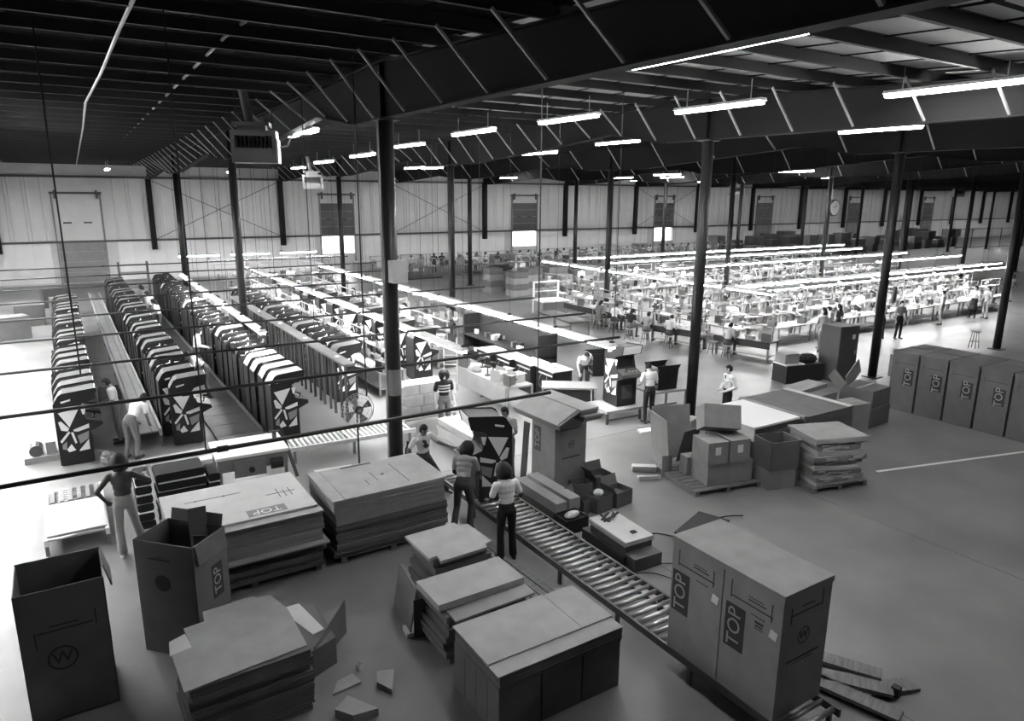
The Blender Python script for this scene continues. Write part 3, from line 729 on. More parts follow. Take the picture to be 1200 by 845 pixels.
# c: broad stack with the TOP print on its upper sheet
pallet('low wooden pallet under the stack printed TOP', .95, 3.15, 11.0, 12.75)
flat_stack('flattened carton bundle in the broad stack whose top sheet reads TOP', 'broad stack printed TOP', .92, 3.2, 10.95, 12.75, .11, .55, 5, M_KRAFT3, .06)
tag(obj('divider_board', MB().bx(.9, 3.26, 10.8, 12.7, .56, .585), M_KRAFT2), 'pale divider board sticking out halfway up the stack printed TOP', 'board')
flat_stack('thick flattened carton bundle lying on the divider board of the TOP stack', 'upper bundles of the TOP stack', .92, 3.2, 10.95, 12.75, .59, 1.13, 3, M_KRAFT, .02)
t = thing('flat_carton', 'pale flattened carton printed TOP lying uppermost on the broad stack', 'cardboard', (2.06, 11.9, 1.135))
obj('sheet', MB().bx(-1.14, 1.1, -.82, .86, 0, .035), M_KRAFTW, t); obj('flap', MB().bx(-1.0, 1.14, -1.03, -.84, -.02, .0), M_KRAFT2, t)
top_label(t, (.32, -.62, .036), '+z', R(180), L=.62, H=.26, back=M_GREY, ink=M_PAPER)
strip_print(t, (.75, .0, .036), '+z', [(-.3, .2, -.005, .005), (-.1, -.09, -.2, .2), (0, .01, -.2, .1), (.1, .11, -.2, .15)])
strip_print(t, (-.4, .35, .036), '+z', [(-.4, .5, -.004, .004), (-.25, -.22, -.02, .02), (.2, .24, -.02, .02)])
# d
pallet('low wooden pallet under the stack beside the fan', 3.5, 5.45, 11.0, 12.4)
flat_stack('flattened carton bundle in the stack between the fan and the workers', 'stack beside the fan', 3.42, 5.55, 10.98, 12.45, .11, .72, 7, M_KRAFT3, .05)
flat_stack('thick flattened carton bundle high in the stack beside the fan', 'upper bundles of the stack beside the fan', 3.42, 5.5, 10.98, 12.45, .73, 1.16, 2, M_KRAFT, .02)
t = thing('flat_carton', 'broad flattened carton with fold lines lying uppermost on the stack beside the fan', 'cardboard', (4.5, 11.72, 1.165))
obj('sheet', MB().bx(-.88, 1.06, -.74, .72, 0, .02), M_KRAFT2, t); obj('flap', MB().bx(-1.1, -.89, -.74, .74, -.0, .02), M_KRAFT2, t)
strip_print(t, (0, 0, .021), '+z', [(-.1, -.09, -.25, .2), (.38, .39, -.55, .4), (.06, .11, -.03, .03), (-.5, .1, .62, .68), (-.3, -.29, -.35, -.1)])
# e
flat_stack('flattened carton bundle in the low stack near the turned open carton', 'low stack near the turned carton', .62, 2.0, 7.72, 8.85, 0, .84, 9, M_KRAFT3, .03, R(2))
t = thing('flat_carton', 'notched cardboard sheet lying uppermost on the low stack near the turned carton', 'cardboard', (1.3, 8.4, .845), R(2))
obj('sheet', MB().prism_z([(-.74, -.68), (.68, -.6), (.72, .3), (.62, .78), (.46, .8), (.40, .88), (-.24, .86), (-.27, .62), (-.52, .6), (-.50, .14), (-.74, .1)], 0, .015), M_KRAFT2, t)
obj('torn_corner', MB().prism_z([(-.76, .12), (-.5, .14), (-.52, .5), (-.72, .42)], -.01, .0), M_KRAFTW, t)
t = thing('split_carton', 'torn white and dark carton piece standing open beside the low stack', 'cardboard', (2.35, 8.75, 0), R(0))
obj('white_panel', MB().prism_z([(-.28, .75), (0, .75), (.12, -.05), (-.05, -.1)], .40, .415), M_KRAFTW, t)
obj('dark_panel', MB().add([(-.16, -.45, .1), (.5, .15, .1), (.5, .16, .62), (-.12, -.43, .45), (-.17, -.44, .1), (.49, .16, .1), (.49, .17, .62), (-.13, -.42, .45)], [(0, 1, 2, 3), (7, 6, 5, 4), (0, 4, 5, 1), (1, 5, 6, 2), (2, 6, 7, 3), (3, 7, 4, 0)]), M_KRAFT3, t)
obj('base_panel', MB().prism_z([(-.3, -.5), (.2, -.3), (.2, .7), (-.3, .75)], 0, .4), M_KRAFT3, t)
for i, (X, Y, s) in enumerate(((2.48, 7.95, .2), (2.95, 7.7, .2), (2.42, 7.35, .24))):
    tag(obj('cardboard_scrap', MB().prism_z([(-s, -s * .6), (s, -s * .4), (s * .8, s * .7), (-s * .3, s * .5)], .0, .03 + .04 * i), M_KRAFT2, None, (X, Y, 0), (0, 0, i)), 'pale cardboard scrap lying on the floor by the low stack', 'cardboard', 'scraps by the low stack')
tag(obj('crumpled_cup', MB().lathe([(.03, 0), (.045, .1), (.043, .1), (.028, .01)], 10), M_PAPER, None, (2.75, 8.15, 0)), 'small crumpled white cup lying near the low stack', 'cup')
# f
pallet('wooden pallet under the notched sheet stack', 4.2, 5.25, 8.8, 9.7)
flat_stack('flattened carton bundle in the narrow stack topped by a notched sheet', 'narrow stack under the notched sheet', 4.18, 5.2, 8.82, 9.68, .11, .84, 8, M_KRAFT3, .05, 0, .06)
t = thing('flat_carton', 'flat cardboard sheet with cut corners on the narrow stack by the conveyor', 'cardboard', (4.68, 9.25, .845))
obj('sheet', MB().prism_z([(-.52, .5), (.38, .52), (.42, .36), (.56, .36), (.60, -.36), (.46, -.4), (.44, -.5), (-.38, -.52), (-.36, -.34), (-.5, -.36)], 0, .05), M_KRAFT2, t)
# g
pallet('wooden pallet under the middle sheet stack', 3.85, 5.1, 7.6, 8.35)
flat_stack('flattened carton bundle in the middle stack between the two others by the conveyor', 'middle stack by the conveyor', 3.8, 5.12, 7.6, 8.4, .11, .72, 6, M_KRAFT3, .05, 0, .05)
tag(obj('flat_carton', MB().bx(-.62, .66, -.45, .35, 0, .03), M_KRAFT2, None, (4.5, 7.92, .725), (R(2), R(-1), 0)), 'wide pale sheet sticking out under the top slab of the middle stack', 'cardboard')
tag(obj('flat_carton', MB().bx(-.69, .69, -.36, .36, 0, .1), M_KRAFT2, None, (4.45, 8.09, .765)), 'thick cardboard slab lying uppermost on the middle stack', 'cardboard')
# h
for i in range(3):
    for j in range(4):
        tag(obj('carton_block', MB().bx(0, .6, 0, .27, 0, .66), M_KRAFT3, None, (3.7 + i * .62, 6.06 + j * .28, 0)), 'upright folded carton block forming the base of the long stack by the conveyor', 'cardboard', 'blocks under the long stack')
flat_stack('flattened carton bundle in the long stack nearest the twin TOP cartons', 'long stack by the twin cartons', 3.7, 5.55, 6.05, 7.15, .66, .86, 3, M_KRAFT3, .02)
tag(obj('flat_carton', MB().bx(-.95, .93, -.56, -.2, 0, .012), M_KRAFT2, None, (4.63, 6.6, .862)), 'lower pale sheet showing along the edge of the long stack', 'cardboard')
t = thing('flat_carton', 'broad scored sheet lying uppermost on the long stack', 'cardboard', (4.63, 6.72, .875))
obj('sheet', MB().bx(-.95, .45, -.44, .46, 0, .02), M_KRAFT2, t); obj('sheet', MB().bx(.455, .95, -.44, .44, 0, .02), M_KRAFT2, t)
# boards lying by the stacks on the floor
for i in range(4):
    tag(obj('floor_plank', MB().bx(0, .13, 0, 2.6, 0, .06), M_WOODD, None, (5.55 + i * .15, 7.5 + .1 * i, 0), (0, 0, R(2))), 'long floor plank lying beside the roller conveyor', 'plank', 'planks beside the roller conveyor')
# leaning broken carton left of the narrow stack
t = thing('leaning_carton', 'dark broken carton slumped against the narrow stack', 'carton', (3.85, 8.85, 0), R(-8))
obj('panel', MB().bx(-.02, 0, -.42, .45, 0, .75), M_KRAFT3, t, (-.14, 0, 0), (0, R(9), 0)); obj('panel', MB().bx(-.1, .08, -.46, -.44, 0, .6), M_KRAFT3, t); obj('liner', MB().bx(-.2, -.03, -.44, -.2, 0, .07), M_KRAFTW, t)

# ================================================================ roller conveyor
t = thing('roller_conveyor', 'long gravity roller conveyor with bright steel rollers leading to the twin TOP cartons', 'conveyor', (6.33, 4.0, 0))
for x0 in (0, .86): obj('side_rail', MB().bx(x0, x0 + .04, 0, 9.0, .24, .345), M_DGREY, t)
RO = MB().tube((.04, 0, 0), (.86, 0, 0), .034, n=10).mesh('roller', True); RO.materials.append(M_CHROME)
for i in range(56): obj('roller', RO, None, t, (0, .08 + i * .16, .308))
for i in range(7):
    for x0 in (0, .86): obj('leg', MB().bx(x0, x0 + .04, i * 1.45 + .1, i * 1.45 + .16, 0, .24), M_DGREY, t)
tag(obj('edge_board', MB().bx(7.27, 7.45, 6.6, 11.0, 0, .06), M_WOOD), 'pale board lying along the far edge of the roller conveyor', 'plank')
# cabinet on the conveyor (turned, front to the left) and its set-down sheet
HELD = cabinet((7.2, 11.75, .345), R(168), 'arcade cabinet held by four workers on the roller conveyor', None)

sp = [c for c in HELD.children if c.name.startswith('side_panel') and c.location.y > .1][0]
for me in ART_ME: obj('print_patch', me, None, sp, (0, .023, 0))
# ---------------------------------------------------------------- things by the tall carton
for i, (X, Y, L_) in enumerate(((7.72, 11.05, 1.5), (8.0, 11.0, 1.5))):
    for j in range(2):
        tag(obj('long_flat_box', MB().bx(-.13, .13, -L_ / 2, L_ / 2, 0, .2 + .03 * i), M_KRAFT2 if j else M_KRAFT3, None, (X, Y, j * (.235 if i else .205))), 'long narrow cardboard box stacked beside the tall TOP carton', 'box', 'long boxes beside the tall carton')
t = thing('dark_tray', 'dark tray holding a bright wrapped packet beside the conveyor', 'tray', (7.72, 10.0, 0))
obj('tray', MB().bx(-.26, .26, -.22, .22, 0, .02).bx(-.26, .26, -.22, -.2, 0, .28).bx(-.26, .26, .2, .22, 0, .28).bx(-.26, -.24, -.22, .22, 0, .28).bx(.24, .26, -.22, .22, 0, .28).bx(-.24, .24, -.2, .2, .2, .22), M_BLACK2, t)
tag(obj('wrapped_packet', MB().ell((0, 0, .05), (.2, .11, .055), 12, 6), M_FILM, None, (7.76, 10.02, .22), (0, 0, R(15))), 'bright plastic wrapped packet lying in the dark tray', 'packet')
def open_box(label, loc, dims, rz, m=M_KRAFT3, flaps=True, group=None):
    w_, d_, h_ = dims; th = .01
    t = thing('open_box', label, 'box', loc, rz, group)
    obj('body', MB().bx(-w_, w_, -d_, -d_ + th, 0, h_).bx(-w_, w_, d_ - th, d_, 0, h_).bx(-w_, -w_ + th, -d_, d_, 0, h_).bx(w_ - th, w_, -d_, d_, 0, h_).bx(-w_, w_, -d_, d_, 0, .02), m, t)
    if flaps:
        obj('flap', MB().bx(-w_ * .95, w_ * .95, 0, .008, 0, d_), m, t, (0, d_, h_), (R(-20), 0, 0))
        obj('flap', MB().bx(-.008, 0, -d_ * .95, d_ * .95, 0, w_ * .9), m, t, (-w_, 0, h_), (0, R(-35), 0))
    obj('contents', MB().bx(-w_ * .85, w_ * .7, -d_ * .8, d_ * .8, .02, h_ * .7), M_DGREY, t)
    return t
open_box('small open carton with a raised flap nearest the tall carton', (8.3, 10.5, 0), (.14, .2, .32), R(20))
open_box('small open carton with crumpled paper in the middle of the floor row', (8.72, 10.4, 0), (.22, .2, .34), R(5), flaps=False)
tag(obj('crumpled_paper', MB().ell((0, 0, 0), (.12, .1, .07), 7, 5), M_PAPER, None, (8.72, 10.4, .36)), 'crumpled paper poking out of a small open carton', 'paper')
open_box('small open carton at the far end of the floor row', (9.24, 10.42, 0), (.24, .21, .33), R(8))
open_box('open carton with tall raised flaps behind the floor row', (9.3, 11.1, 0), (.24, .2, .42), R(0))
open_box('small dark carton tucked between tall carton and floor row', (8.7, 10.98, 0), (.2, .17, .4), R(-10), M_KRAFT3, False)
# low stacked dolly with platform
t = thing('platform_machine', 'low dark platform machine with a pale top and a foot step on the floor', 'machine', (7.98, 8.85, 0), R(-3))
obj('base', MB().bx(-.36, .3, -.55, .7, 0, .2), M_BLACK2, t); obj('step', MB().bx(-.3, .3, -.78, -.5, 0, .24), M_DGREY, t)
obj('housing', MB().bx(-.28, .3, -.5, .55, .2, .36), M_DGREY, t); obj('platform', MB().bx(-.3, .32, -.52, .58, .36, .44), M_KRAFTW, t)
obj('platform_rim', MB().bx(-.31, -.3, -.52, .58, .35, .42), M_GALV, t)
b = MB(); rr = random.Random(3)
for i in range(6): b.tube((rr.uniform(-.2, 0), rr.uniform(.25, .5), .45), (rr.uniform(-.1, .25), rr.uniform(.3, .55), .5), .02, n=6)
obj('tools', b, M_BLACK2, t)
obj('switch', MB().bx(.02, .12, -.3, -.22, .44, .46), M_BLACK2, t)
def cable(label, pts, r=.012):
    P = [Vector(p) for p in pts]; out = []
    for i in range(len(P) - 1):
        p0 = P[max(i - 1, 0)]; p1 = P[i]; p2 = P[i + 1]; p3 = P[min(i + 2, len(P) - 1)]
        for s in range(6):
            u = s / 6; out.append(.5 * ((2 * p1) + (-p0 + p2) * u + (2 * p0 - 5 * p1 + 4 * p2 - p3) * u * u + (-p0 + 3 * p1 - 3 * p2 + p3) * u ** 3))
    out.append(P[-1])
    tag(obj('floor_cable', MB().path(out, r, 5), M_RUBBER), label, 'cable')
cable('black cable looped on the floor behind the platform machine', [(7.9, 9.4, .02), (8.05, 9.95, .015), (7.85, 10.15, .015), (7.5, 10.0, .015), (7.42, 9.7, .015), (7.7, 9.45, .03), (8.1, 9.5, .015)])
cable('black cable running over the floor from the platform machine to the flat dark box', [(8.3, 9.2, .05), (8.6, 9.0, .015), (8.95, 8.95, .015), (9.2, 8.6, .015), (9.4, 8.3, .015)])
cable('thin cable curving past the twin TOP cartons', [(8.2, 8.1, .015), (8.5, 7.95, .015), (8.7, 8.2, .015), (9.0, 8.45, .015)], .008)
cable('thin cable lying beside the roller conveyor', [(7.5, 8.1, .012), (7.9, 7.9, .012), (8.1, 7.4, .012), (8.15, 6.9, .012)], .007)
tag(obj('flat_dark_box', MB().bx(-.55, .55, -.3, .3, 0, .25).bx(-.56, .56, -.31, .31, .25, .27), M_BLACK2, None, (9.55, 8.35, 0), (0, 0, R(20))), 'flat dark box on the floor behind the twin TOP cartons', 'box')
cable('black cable trailing from the flat dark box over open floor', [(9.7, 8.7, .02), (10.2, 8.8, .012), (10.7, 8.75, .012), (11.0, 8.6, .012)])
# planks at the bottom right
t = thing('broken_pallet', 'broken pallet of grey planks lying past the twin TOP cartons', 'pallet', (8.0, 4.8, 0), R(8))
for i, (x0, y0, a, L_) in enumerate(((0.25, .1, 20, 1.5), (0.0, -.25, 27, 1.3), (-.2, -.5, 8, 1.2), (.35, -.7, 60, .9))):
    obj('plank', MB().bx(-.12, .12, -L_ / 2, L_ / 2, 0, .05), M_WOODD, t, (x0, y0, .06 if i < 3 else .0), (0, 0, R(a)))
obj('block', MB().bx(.3, .4, -.9, -.8, 0, .14), M_BLACK2, t)
# ================================================================ pallet groups on the right
pallet('wooden pallet under the leaning cartons', 11.0, 12.7, 9.55, 11.1, R(-12), h=.12)
c_ = carton('carton', 'wide carton lying at the bottom of the pallet of leaning cartons', (11.95, 10.05, .12), (1.15, .7, .5), R(-14), M_KRAFT, False)
obj('tape', MB().bx(-.577, .577, -.03, .03, .5, .503), M_KRAFT2, c_)
for i, (X, Y, z, w_, lab) in enumerate(((11.55, 10.05, .62, .5, 'upper carton with a white slip on the pallet of leaning cartons'), (12.1, 9.92, .62, .5, 'second upper carton with a white slip on the pallet of leaning cartons'))):
    c_ = carton('carton', lab, (X, Y, z), (w_, .62, .5), R(-14), M_KRAFT, False)
    obj('paper_slip', MB().bx(-.07, .07, -.09, .09, 0, .003), M_PAPER, c_, (0, -.311, .3), face_rot('-y', 0))
    obj('tape', MB().bx(-w_ / 2 - .001, w_ / 2 + .001, -.025, .025, .5, .503), M_KRAFT2, c_)
c_ = carton('carton', 'carton tipped back on top of the pallet of leaning cartons', (11.95, 10.2, 1.2), (.82, .6, .52), R(-14), M_KRAFT, False); c_.rotation_euler = (R(-27), R(4), R(-32))
obj('tape', MB().bx(-.401, .401, -.025, .025, .5, .503), M_KRAFT2, c_)
c_ = thing('leaning_carton', 'tall opened carton leaning beside the dark column with a gaping flap', 'carton', (11.62, 11.3, 0), R(-18))
obj('panel', MB().bx(-.02, 0, -.45, .45, .1, 1.35), M_KRAFT, c_, (-.25, -.1, 0), (0, R(-6), 0)); obj('panel', MB().bx(-.25, .75, .28, .3, .1, 1.4), M_KRAFT, c_, (0, .1, 0), (R(-8), 0, 0))
obj('inner_fold', MB().bx(-.1, .5, -.2, -.18, .3, 1.1), M_KRAFT3, c_, (0, 0, 0), (R(14), 0, R(25)))
obj('foot_flap', MB().bx(-.45, -.2, -.5, -.48, 0, .5), M_KRAFT, c_)
c_ = carton('carton', 'small carton standing at the foot of the leaning opened carton', (11.6, 10.62, .12), (.4, .3, .42), R(-14), M_KRAFT, False)
obj('tape', MB().bx(-.2, .2, -.02, .02, .42, .423), M_KRAFT2, c_)
c_ = thing('open_carton', 'open carton with a white slip and loose flap beside the wrapped stack', 'carton', (12.9, 9.35, .0), R(-14))
obj('body', MB().bx(-.38, .38, -.3, -.28, .45, 1.1).bx(-.38, -.36, -.3, .3, .45, 1.1).bx(.36, .38, -.3, .3, .0, 1.1).bx(-.38, .38, .28, .3, 0, 1.1), M_KRAFT3, c_)
obj('flap', MB().bx(.0, .2, -.3, .3, 0, .01), M_KRAFT2, c_, (.37, 0, 1.1), (0, R(40), 0)); obj('paper_slip', MB().bx(-.05, .05, -.1, .1, 0, .003), M_PAPER, c_, (.381, -.2, .8), face_rot('+x', 0))
obj('folded_base', MB().bx(-.36, .34, -.28, .28, .0, .44), M_KRAFT, c_)
# debris
for i, (X, Y, w_, d_) in enumerate(((10.72, 11.05, .5, .22), (10.95, 11.45, .55, .18))):
    tag(obj('cardboard_scrap', MB().bx(-w_ / 2, w_ / 2, -d_ / 2, d_ / 2, 0, .03 + .1 * i).bx(-w_ / 2, w_ / 2, -d_ / 2, -d_ / 2 + .01, 0, .1), M_KRAFTW, None, (X, Y, 0), (0, 0, R(-25 - 10 * i))), 'white folded scrap on the floor before the pallet of leaning cartons', 'cardboard', 'white scraps on the floor')
# white topped stack
pallet('wooden pallet under the white topped stack', 12.9, 14.4, 10.0, 11.5)
flat_stack('flattened carton bundle in the stack with the white sheet on top', 'white topped stack', 12.95, 14.35, 10.0, 11.5, .11, 1.12, 6, M_KRAFT3, .05)
t = thing('white_sheet', 'pale sheet with a folded edge covering the white topped stack', 'sheet', (13.6, 10.75, 1.125))
obj('sheet', MB().bx(-.78, .82, -.85, .85, 0, .05), M_PAPER, t); obj('folded_edge', MB().bx(-.81, -.78, -.85, .85, -.28, .05), M_PAPER, t)
# wrapped stack on pallet: sagging film round it
pallet('grey pallet splayed under the wrapped stack', 13.25, 14.75, 8.35, 9.4, R(-12), h=.12)
rw = random.Random(8)
for i in range(9):
    sx = .58 + .06 * math.sin(i * 1.7) + rw.uniform(-.03, .05); sy = .48 + rw.uniform(-.03, .05)
    o = obj('wrapped_bundle', MB().prism_z([(-sx, -sy), (0, -sy - .03 * (i % 2)), (sx, -sy + .02), (sx + .02, 0), (sx - .03, sy), (-.1, sy + .03), (-sx + .02, sy)], 0, .108), M_KRAFT if i % 3 else M_FILM, None, (14.02 + rw.uniform(-.04, .04), 8.9 + rw.uniform(-.03, .03), .12 + i * .112), (R(rw.uniform(-1, 1)), R(rw.uniform(-1, 1)), R(-20 + rw.uniform(-4, 4))))
    tag(o, 'bulging bundle of folded cartons in the film wrapped stack', 'cardboard', 'film wrapped stack')
    for s in range(7):
        a0 = rw.uniform(-sx, sx * .5)
        obj('film_fold', MB().bx(a0, a0 + rw.uniform(.1, .3), -sy - .035, -sy - .02, .02, .05), M_FILM, o, (0, 0, rw.uniform(0, .04)), (0, R(rw.uniform(-8, 8)), 0))
t = thing('flat_carton', 'flat dark topped sheet lying on the film wrapped stack', 'cardboard', (14.05, 8.92, 1.14), R(-20)); obj('sheet', MB().bx(-.66, .66, -.52, .52, 0, .05), M_KRAFT, t); obj('film_edge', MB().bx(-.66, .66, -.53, -.52, -.06, .045), M_FILM, t)
# flat wide stack behind
pallet('wooden pallet under the wide slab stack', 15.1, 16.7, 10.2, 12.0)
flat_stack('dark slab in the wide low stack behind the film wrapped stack', 'wide slab stack', 15.0, 16.9, 10.1, 12.1, .11, .93, 5, M_KRAFT3, .05)
t = thing('padded_sheet', 'wide padded sheet with a rolled edge on the wide slab stack', 'sheet', (15.95, 11.1, .935)); obj('sheet', MB().bx(-1.0, .98, -1.0, 1.0, 0, .07), M_KRAFT3, t); obj('rolled_edge', MB().tube((-1.0, -1.0, .03), (-1.0, 1.0, .03), .08, n=10), M_KRAFT, t); obj('white_strip', MB().bx(.75, .95, -1.0, 1.0, .07, .085), M_KRAFTW, t)
def pile(label, x, y, dims, rz=0, m=M_KRAFT, z=0, group=None):
    c = carton('carton', label, (x, y, z), dims, rz, m, False, group)
    obj('tape', MB().bx(-dims[0] / 2, dims[0] / 2, -.03, .03, dims[2], dims[2] + .003), M_KRAFT2, c); return c
pile('wide flat carton behind the wide slab stack', 17.6, 11.9, (1.3, 1.0, .85), R(4))
pile('long flat carton lying on the wide flat carton', 17.7, 12.1, (1.4, .6, .12), R(6), M_KRAFT2, .86)
pile('square carton standing on end beside the slab stacks', 17.45, 10.45, (.62, .6, .95), R(-8))
pile('low carton pile topped with a sheet near the far carton row', 18.9, 11.0, (1.05, 1.0, .55), R(3), M_KRAFT3)
pile('second layer of the low carton pile near the far carton row', 18.9, 11.0, (1.0, .95, .5), R(5), M_KRAFT3, .555)
tag(obj('cardboard_sheet', MB().bx(-.2, .2, -.015, .015, 0, .5), M_KRAFT, None, (18.2, 11.25, 1.06), (R(-35), R(-22), R(10))), 'cardboard panel leaning up against the low carton pile', 'cardboard')
tag(obj('cardboard_sheet', MB().bx(-.75, .75, -.012, .012, 0, .4), M_KRAFT, None, (19.15, 11.5, 1.06), (R(-12), R(-10), R(20))), 'long cardboard panel slanting up behind the low carton pile', 'cardboard')
# dark locker and black boxes
t = thing('tall_locker', 'tall dark locker with a small white slip beside the column', 'locker', (22.6, 14.3, 0), R(-8))
obj('body', MB().bx(-.45, .45, -.4, .4, 0, 1.95), M_DGREY, t); obj('door', MB().bx(-.43, .43, -.415, -.4, .06, 1.9), M_DGREY, t); obj('slip', MB().bx(-.07, .07, -.422, -.416, 1.5, 1.66), M_PAPER, t, (.2, 0, 0)); obj('handle', MB().bx(.3, .33, -.44, -.415, .95, 1.1), M_GALV, t)
t = thing('storage_chest', 'long black trunk with open lid and papers beside the dark locker', 'trunk', (21.3, 14.9, 0), R(-12)); obj('body', MB().bx(-.8, .8, -.35, .35, 0, .62), M_BLACK2, t); obj('lid', MB().bx(-.8, .0, -.3, .35, .62, .66), M_WHITE, t); obj('bag', MB().ell((.35, 0, .75), (.38, .28, .2), 10, 6), M_BLACK2, t)
pile('kraft carton standing on the left end of the black trunk', 20.85, 15.05, (.6, .5, .34), R(-12), M_KRAFT2, .665)
pile('carton on the floor behind the far carton row', 25.2, 13.2, (1.1, .7, .8), R(-5))
pile('small white carton behind the far carton row', 24.4, 12.6, (.5, .4, .6), R(10), M_KRAFTW)
# stools
def stool(label, loc, h=.6, group=None, rz=0):
    t = thing('stool', label, 'stool', loc, rz, group)
    obj('seat', MB().lathe([(.0, h - .04), (.17, h - .04), (.18, h), (.0, h + .01)], 14), M_WOOD, t)
    for i in range(4):
        a = math.pi / 4 + i * math.pi / 2; obj('leg', MB().tube((.12 * math.cos(a), .12 * math.sin(a), h - .04), (.2 * math.cos(a), .2 * math.sin(a), 0), .014, n=6), M_DGREY, t)
    obj('foot_ring', MB().path([(.165 * math.cos(i * math.pi / 4), .165 * math.sin(i * math.pi / 4), h * .4) for i in range(9)], .01, 5), M_DGREY, t)
stool('tall stool standing alone on the open floor beside the far right column', (32.5, 14.4, 0), .75)
stool('stool pushed under the dark edged bench beside the second column', (21.9, 19.3, 0), .55)
# fan
t = thing('pedestal_fan', 'pedestal fan with a round wire guard behind the flat carton stack', 'fan', (5.28, 14.9, 0))
obj('base', MB().lathe([(0, 0), (.28, .01), (.26, .05), (.03, .07)], 20), M_BLACK2, t); obj('pole', MB().tube((0, 0, .05), (0, 0, 1.45), .022, n=8), M_BLACK2, t)
obj('motor', MB().tube((0, -.14, 1.5), (0, .1, 1.52), .1, .07, n=12), M_BLACK2, t)
g = MB()
for yy, rr_ in ((-.12, .36), (-.16, .30), (-.18, .2), (-.06, .38)):
    g.path([(rr_ * math.cos(i * math.pi / 12), yy, 1.5 + rr_ * math.sin(i * math.pi / 12)) for i in range(25)], .006, 4)
for i in range(28):
    a = i * math.pi / 14; g.path([(0, -.19, 1.5), (.3 * math.cos(a), -.16, 1.5 + .3 * math.sin(a)), (.38 * math.cos(a), -.06, 1.5 + .38 * math.sin(a)), (.1 * math.cos(a), .05, 1.5 + .1 * math.sin(a))], .003, 3)
obj('wire_guard', g, M_GALV, t)
for i in range(4):
    a = i * math.pi / 2 + .4; obj('blade', MB().add([(.05 * math.cos(a), -.1, 1.5 + .05 * math.sin(a)), (.33 * math.cos(a - .3), -.08, 1.5 + .33 * math.sin(a - .3)), (.33 * math.cos(a + .35), -.13, 1.5 + .33 * math.sin(a + .35))] + [(.05 * math.cos(a), -.096, 1.5 + .05 * math.sin(a)), (.33 * math.cos(a - .3), -.076, 1.5 + .33 * math.sin(a - .3)), (.33 * math.cos(a + .35), -.126, 1.5 + .33 * math.sin(a + .35))], [(0, 1, 2), (5, 4, 3), (0, 3, 4, 1), (1, 4, 5, 2), (2, 5, 3, 0)]), M_GREY, t)
# machine table behind the TOP stack
t = thing('machine_table', 'white topped machine table with a motor under it behind the TOP stack', 'table', (3.0, 15.6, 0), R(-3))
obj('top', MB().bx(-.75, .75, -.6, .6, .78, .84), M_WHITE, t); obj('apron', MB().bx(-.72, .72, -.58, -.54, .5, .78), M_GREY, t)
for sx in (-.7, .65):
    for sy in (-.55, .5): obj('leg', MB().bx(sx, sx + .06, sy, sy + .06, 0, .78), M_GREY, t)
obj('panel', MB().bx(-.4, .25, -.62, -.58, .35, .72), M_GREY, t); obj('motor', MB().tube((.35, -.6, .55), (.6, -.6, .55), .12, n=12), M_BLACK2, t); obj('knob', MB().tube((-.05, -.62, .5), (-.05, -.68, .5), .06, n=10), M_BLACK2, t); obj('valve', MB().tube((.6, .2, .84), (.6, .2, 1.0), .05, n=8).bx(.5, .72, .18, .22, .98, 1.02), M_DGREY, t)
tag(obj('leaning_bar', MB().bar((3.95, 15.3, 0), (3.8, 15.9, 1.0), .07, .03), M_BLACK2), 'dark bar leaning against the machine table', 'bar')
# cross roller conveyor behind it
t = thing('roller_conveyor', 'short white roller conveyor lying across behind the machine table', 'conveyor', (4.0, 16.1, 0), R(-3))
for y0 in (0, .8): obj('side_rail', MB().bx(0, 3.2, y0, y0 + .05, .3, .4), M_WHITE, t)
R2 = MB().tube((0, .05, 0), (0, .8, 0), .03, n=8).mesh('roller', True); R2.materials.append(M_WHITE)
for i in range(26): obj('roller', R2, None, t, (.06 + i * .12, 0, .37))
for i in range(3):
    for y0 in (0, .8): obj('leg', MB().bx(.1 + i * 1.45, .16 + i * 1.45, y0, y0 + .05, 0, .3), M_GREY, t)
pile('pale box and sheets lying behind the flat carton stack', 4.35, 13.7, (.8, .75, .55), R(-6), M_KRAFTW)
# left: low white slatted table / roller section
t = thing('roller_table', 'low white roller table with loose boards left of the shirtless man', 'conveyor', (-.85, 13.9, 0))
for x0 in (0, .95): obj('side_rail', MB().bx(x0, x0 + .06, 0, 2.5, .2, .32), M_WHITE, t)
R3 = MB().tube((.06, 0, 0), (.95, 0, 0), .03, n=8).mesh('roller', True); R3.materials.append(M_GALV)
for i in range(20): obj('roller', R3, None, t, (0, .06 + i * .125, .29))
for i in range(6): obj('slat', MB().bx(.1 + i * .15, .17 + i * .15, 1.7, 2.4, .325, .35), M_GREY, t)
obj('board', MB().bx(.04, .98, .1, 1.6, .325, .35), M_KRAFTW, t)
for sy in (.05, 2.4):
    for sx in (0, .95): obj('leg', MB().bx(sx, sx + .06, sy, sy + .06, 0, .2), M_GREY, t)
# white boards on the floor before row two
for i, (X, Y, w_, d_) in enumerate(((1.75, 17.9, 1.4, .4), (2.0, 17.4, 1.6, .35))):
    tag(obj('white_board', MB().bx(-w_ / 2, w_ / 2, -d_ / 2, d_ / 2, 0, .08), M_KRAFTW, None, (X, Y, 0), (0, 0, R(2))), 'white board lying on the floor before the second cabinet row', 'board', 'white boards on the floor')
